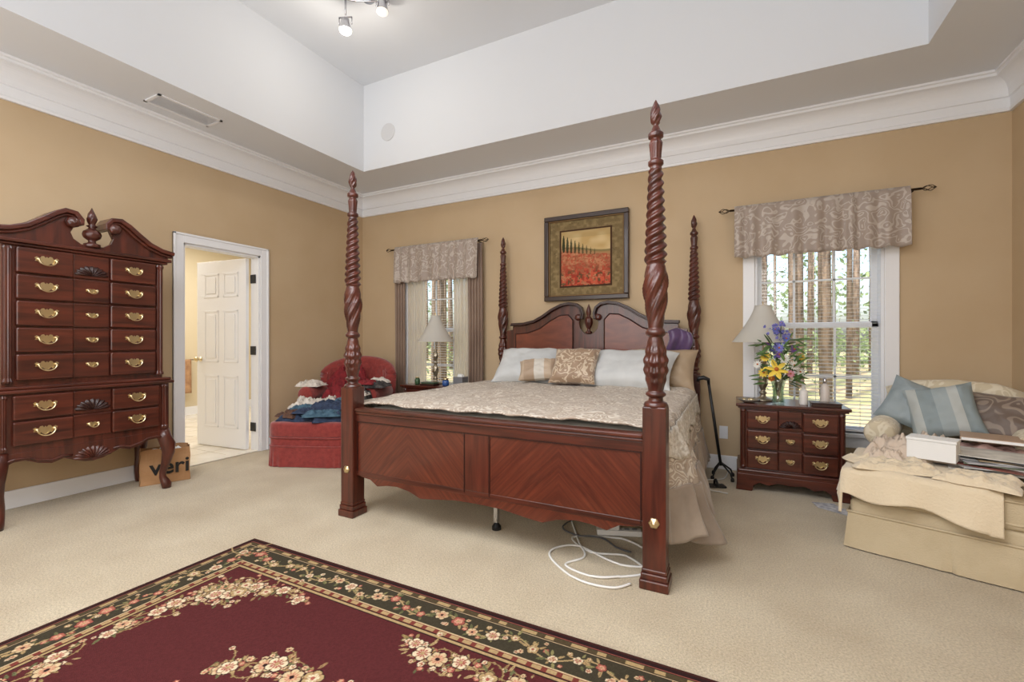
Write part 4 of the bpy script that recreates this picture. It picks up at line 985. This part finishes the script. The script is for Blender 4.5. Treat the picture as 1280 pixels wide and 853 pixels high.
# ------------------------------------------------------------------ ceiling spot fixture
tl=empty('ceiling_spotlight',(-2.80,2.76,ZT))
obj('canopy',g_lathe([(.001,-.022),(.05,-.020),(.06,-.008),(.06,0)],28,loc=(.06,.04,0)),M_chrome,tl,smooth=True)
obj('bar',g_sweep([(-.14,-.12,-.03),(-.05,-.02,-.028),(.06,.04,-.028),(.2,.12,-.03)],.008,8),M_chrome,tl,smooth=True)
for i,(x,y,L) in enumerate(((-.08,-.07,.10),(.16,.10,-.09))):
    z0=-.03-L
    G=[g_sweep([(x,y,-.028),(x,y,min(z0-.04,-.03))],.008,8),g_sweep([(x-.05,y-.02,z0-.06),(x-.05,y-.02,z0-.12)],.005,6),g_sweep([(x+.05,y+.02,z0-.06),(x+.05,y+.02,z0-.12)],.005,6),g_sweep([(x-.05,y-.02,z0-.06),(x+.05,y+.02,z0-.06)],.006,6),
       g_lathe([(.012,z0-.06),(.032,z0-.08),(.042,z0-.13),(.050,z0-.165)],24,loc=(x,y,0),cap=False)]
    obj('spot_head_%d'%(i+1),G,M_chrome,tl,smooth=True)
    obj('spot_bulb_%d'%(i+1),g_cush(x,y,z0-.168,.048,.048,.03,1,24,12),emis('spot_glow_%d'%i,(1,.93,.82,1),14 if i==0 else .6),tl,smooth=True)

# ------------------------------------------------------------------ outdoors
M_lawn=mat('forest_ground',C(186,164,128),1.0,col2=C(130,138,92),vscale=.7)
obj('ground_outdoors',g_box(-60,50,YB+.2,80,-.6,-.45),M_lawn)
random.seed(21)
tr=[]
for k in range(210):
    y=random.uniform(10,42); x=random.uniform(-1.35,.75)*y
    r=random.uniform(.07,.16); h=random.uniform(13,20)
    bnd=random.uniform(-.4,.4)
    tr.append(g_sweep([(x,y,-.45),(x+bnd*.3,y,h*.4),(x+bnd,y,h)],[r,r*.8,r*.3],8))
fo=empty('pine_trees')
obj('trunks',tr,mat('pine_bark',C(142,126,112),.9,col2=C(92,80,72),vscale=3,stretch=(4,4,1)),fo,smooth=True)
rs=np.random.RandomState(4)
def leafcloud(ncl,nq,y0,y1,zlow,zhi,smin,smax,sp,pl=.35):
    cl_=rs.randint(0,ncl,nq)
    cy=rs.uniform(y0,y1,ncl); cxx=rs.uniform(-1.4,.8,ncl)*cy; cz=np.where(rs.rand(ncl)<pl,rs.uniform(-.2,1.0,ncl),rs.uniform(zlow,zhi,ncl))
    cen=np.stack([cxx[cl_],cy[cl_],cz[cl_]],1)+rs.normal(0,1,(nq,3))*np.array([sp,sp,sp*.6])
    cen[:,2]=np.maximum(cen[:,2],-.4)
    a=rs.normal(0,1,(nq,3)); a/=np.linalg.norm(a,axis=1)[:,None]; b_=np.cross(a,rs.normal(0,1,(nq,3))); b_/=np.linalg.norm(b_,axis=1)[:,None]
    s=rs.uniform(smin,smax,(nq,1))
    return np.stack([cen-a*s,cen+b_*s*.5,cen+a*s,cen-b_*s*.5],1).reshape(-1,3)
V=np.concatenate([leafcloud(260,20000,16,36,4,14,.04,.10,.9,.55),leafcloud(420,26000,36,54,3,20,.14,.34,1.9,.4)])
me=bpy.data.meshes.new('foliage'); me.from_pydata(V.tolist(),[],np.arange(len(V)).reshape(-1,4).tolist())
M_fol=sheerm('foliage_green',C(160,184,112),1.0,.45)
nt=M_fol.node_tree; tcn=N(nt,'ShaderNodeTexCoord'); nn=N(nt,'ShaderNodeTexNoise'); nn.inputs['Scale'].default_value=1.1; rr=N(nt,'ShaderNodeValToRGB')
rr.color_ramp.elements[0].position=.35; rr.color_ramp.elements[1].position=.65; rr.color_ramp.elements[0].color=C(100,124,80); rr.color_ramp.elements[1].color=C(160,178,130)
nt.links.new(tcn.outputs['Object'],nn.inputs['Vector']); nt.links.new(nn.outputs['Fac'],rr.inputs['Fac'])
for n_ in nt.nodes:
    if n_.type=='BSDF_PRINCIPLED': nt.links.new(rr.outputs[0],n_.inputs['Base Color'])
    if n_.type=='BSDF_TRANSLUCENT': nt.links.new(rr.outputs[0],n_.inputs[0])
me.materials.append(M_fol); fob=bpy.data.objects.new('foliage',me); COL.objects.link(fob); fob.parent=fo

# ------------------------------------------------------------------ light
w=bpy.data.worlds.new('World'); scn.world=w; w.use_nodes=True; nt=w.node_tree; bg=nt.nodes['Background']
sky=N(nt,'ShaderNodeTexSky'); sky.sky_type='NISHITA'; sky.sun_disc=False; sky.sun_elevation=math.radians(48); sky.sun_rotation=math.radians(200); sky.air_density=1; sky.dust_density=4
nt.links.new(sky.outputs[0],bg.inputs[0]); bg.inputs[1].default_value=.5
def light(name,kind,loc,energy,rot=(0,0,0),size=1,size_y=None,col=(1,1,1)):
    l=bpy.data.lights.new(name,kind); l.energy=energy; l.color=col
    if kind=='AREA':
        l.size=size
        if size_y: l.shape='RECTANGLE'; l.size_y=size_y
    elif kind=='SUN': l.angle=math.radians(2)
    else: l.shadow_soft_size=size
    o=bpy.data.objects.new(name,l); COL.objects.link(o); o.location=loc; o.rotation_euler=rot; return o
light('sun','SUN',(0,0,20),7,(math.radians(42),0,math.radians(-20)),col=(1,.96,.88))
light('overhead_fill','AREA',(-1.3,.3,2.95),112,(0,0,0),2.6,2.2,(.97,.98,1))  # added soft fill floating below the tray, out of view; no fixture there
light('upward_fill','AREA',(-1.3,-1.4,.9),98,(PI,0,0),3.6,2.0,(.88,.94,1))  # added fill aimed up to brighten soffit and tray, behind the camera
light('front_wall_fill','AREA',(-1.3,-2.85,1.9),88,(math.radians(90),0,0),4.5,1.8,(.93,.97,1))  # added fill behind the camera; the front wall is solid, without windows
light('spot_bulb_light','POINT',(-2.88,2.69,3.60),8,size=.05,col=(1,.93,.82))
light('bathroom_light','AREA',(-6.2,3.0,2.7),75,(0,0,0),1.5,2.5,(1,.98,.94))

cam=bpy.data.cameras.new('camera'); co_=bpy.data.objects.new('camera',cam); COL.objects.link(co_)
cam.sensor_width=36; cam.lens=560/1280*36; cam.clip_start=.02; cam.clip_end=200
co_.location=(0,0,1.15); co_.rotation_euler=(PI/2,0,math.atan2(.5,1))
scn.camera=co_
scn.view_settings.view_transform='Standard'
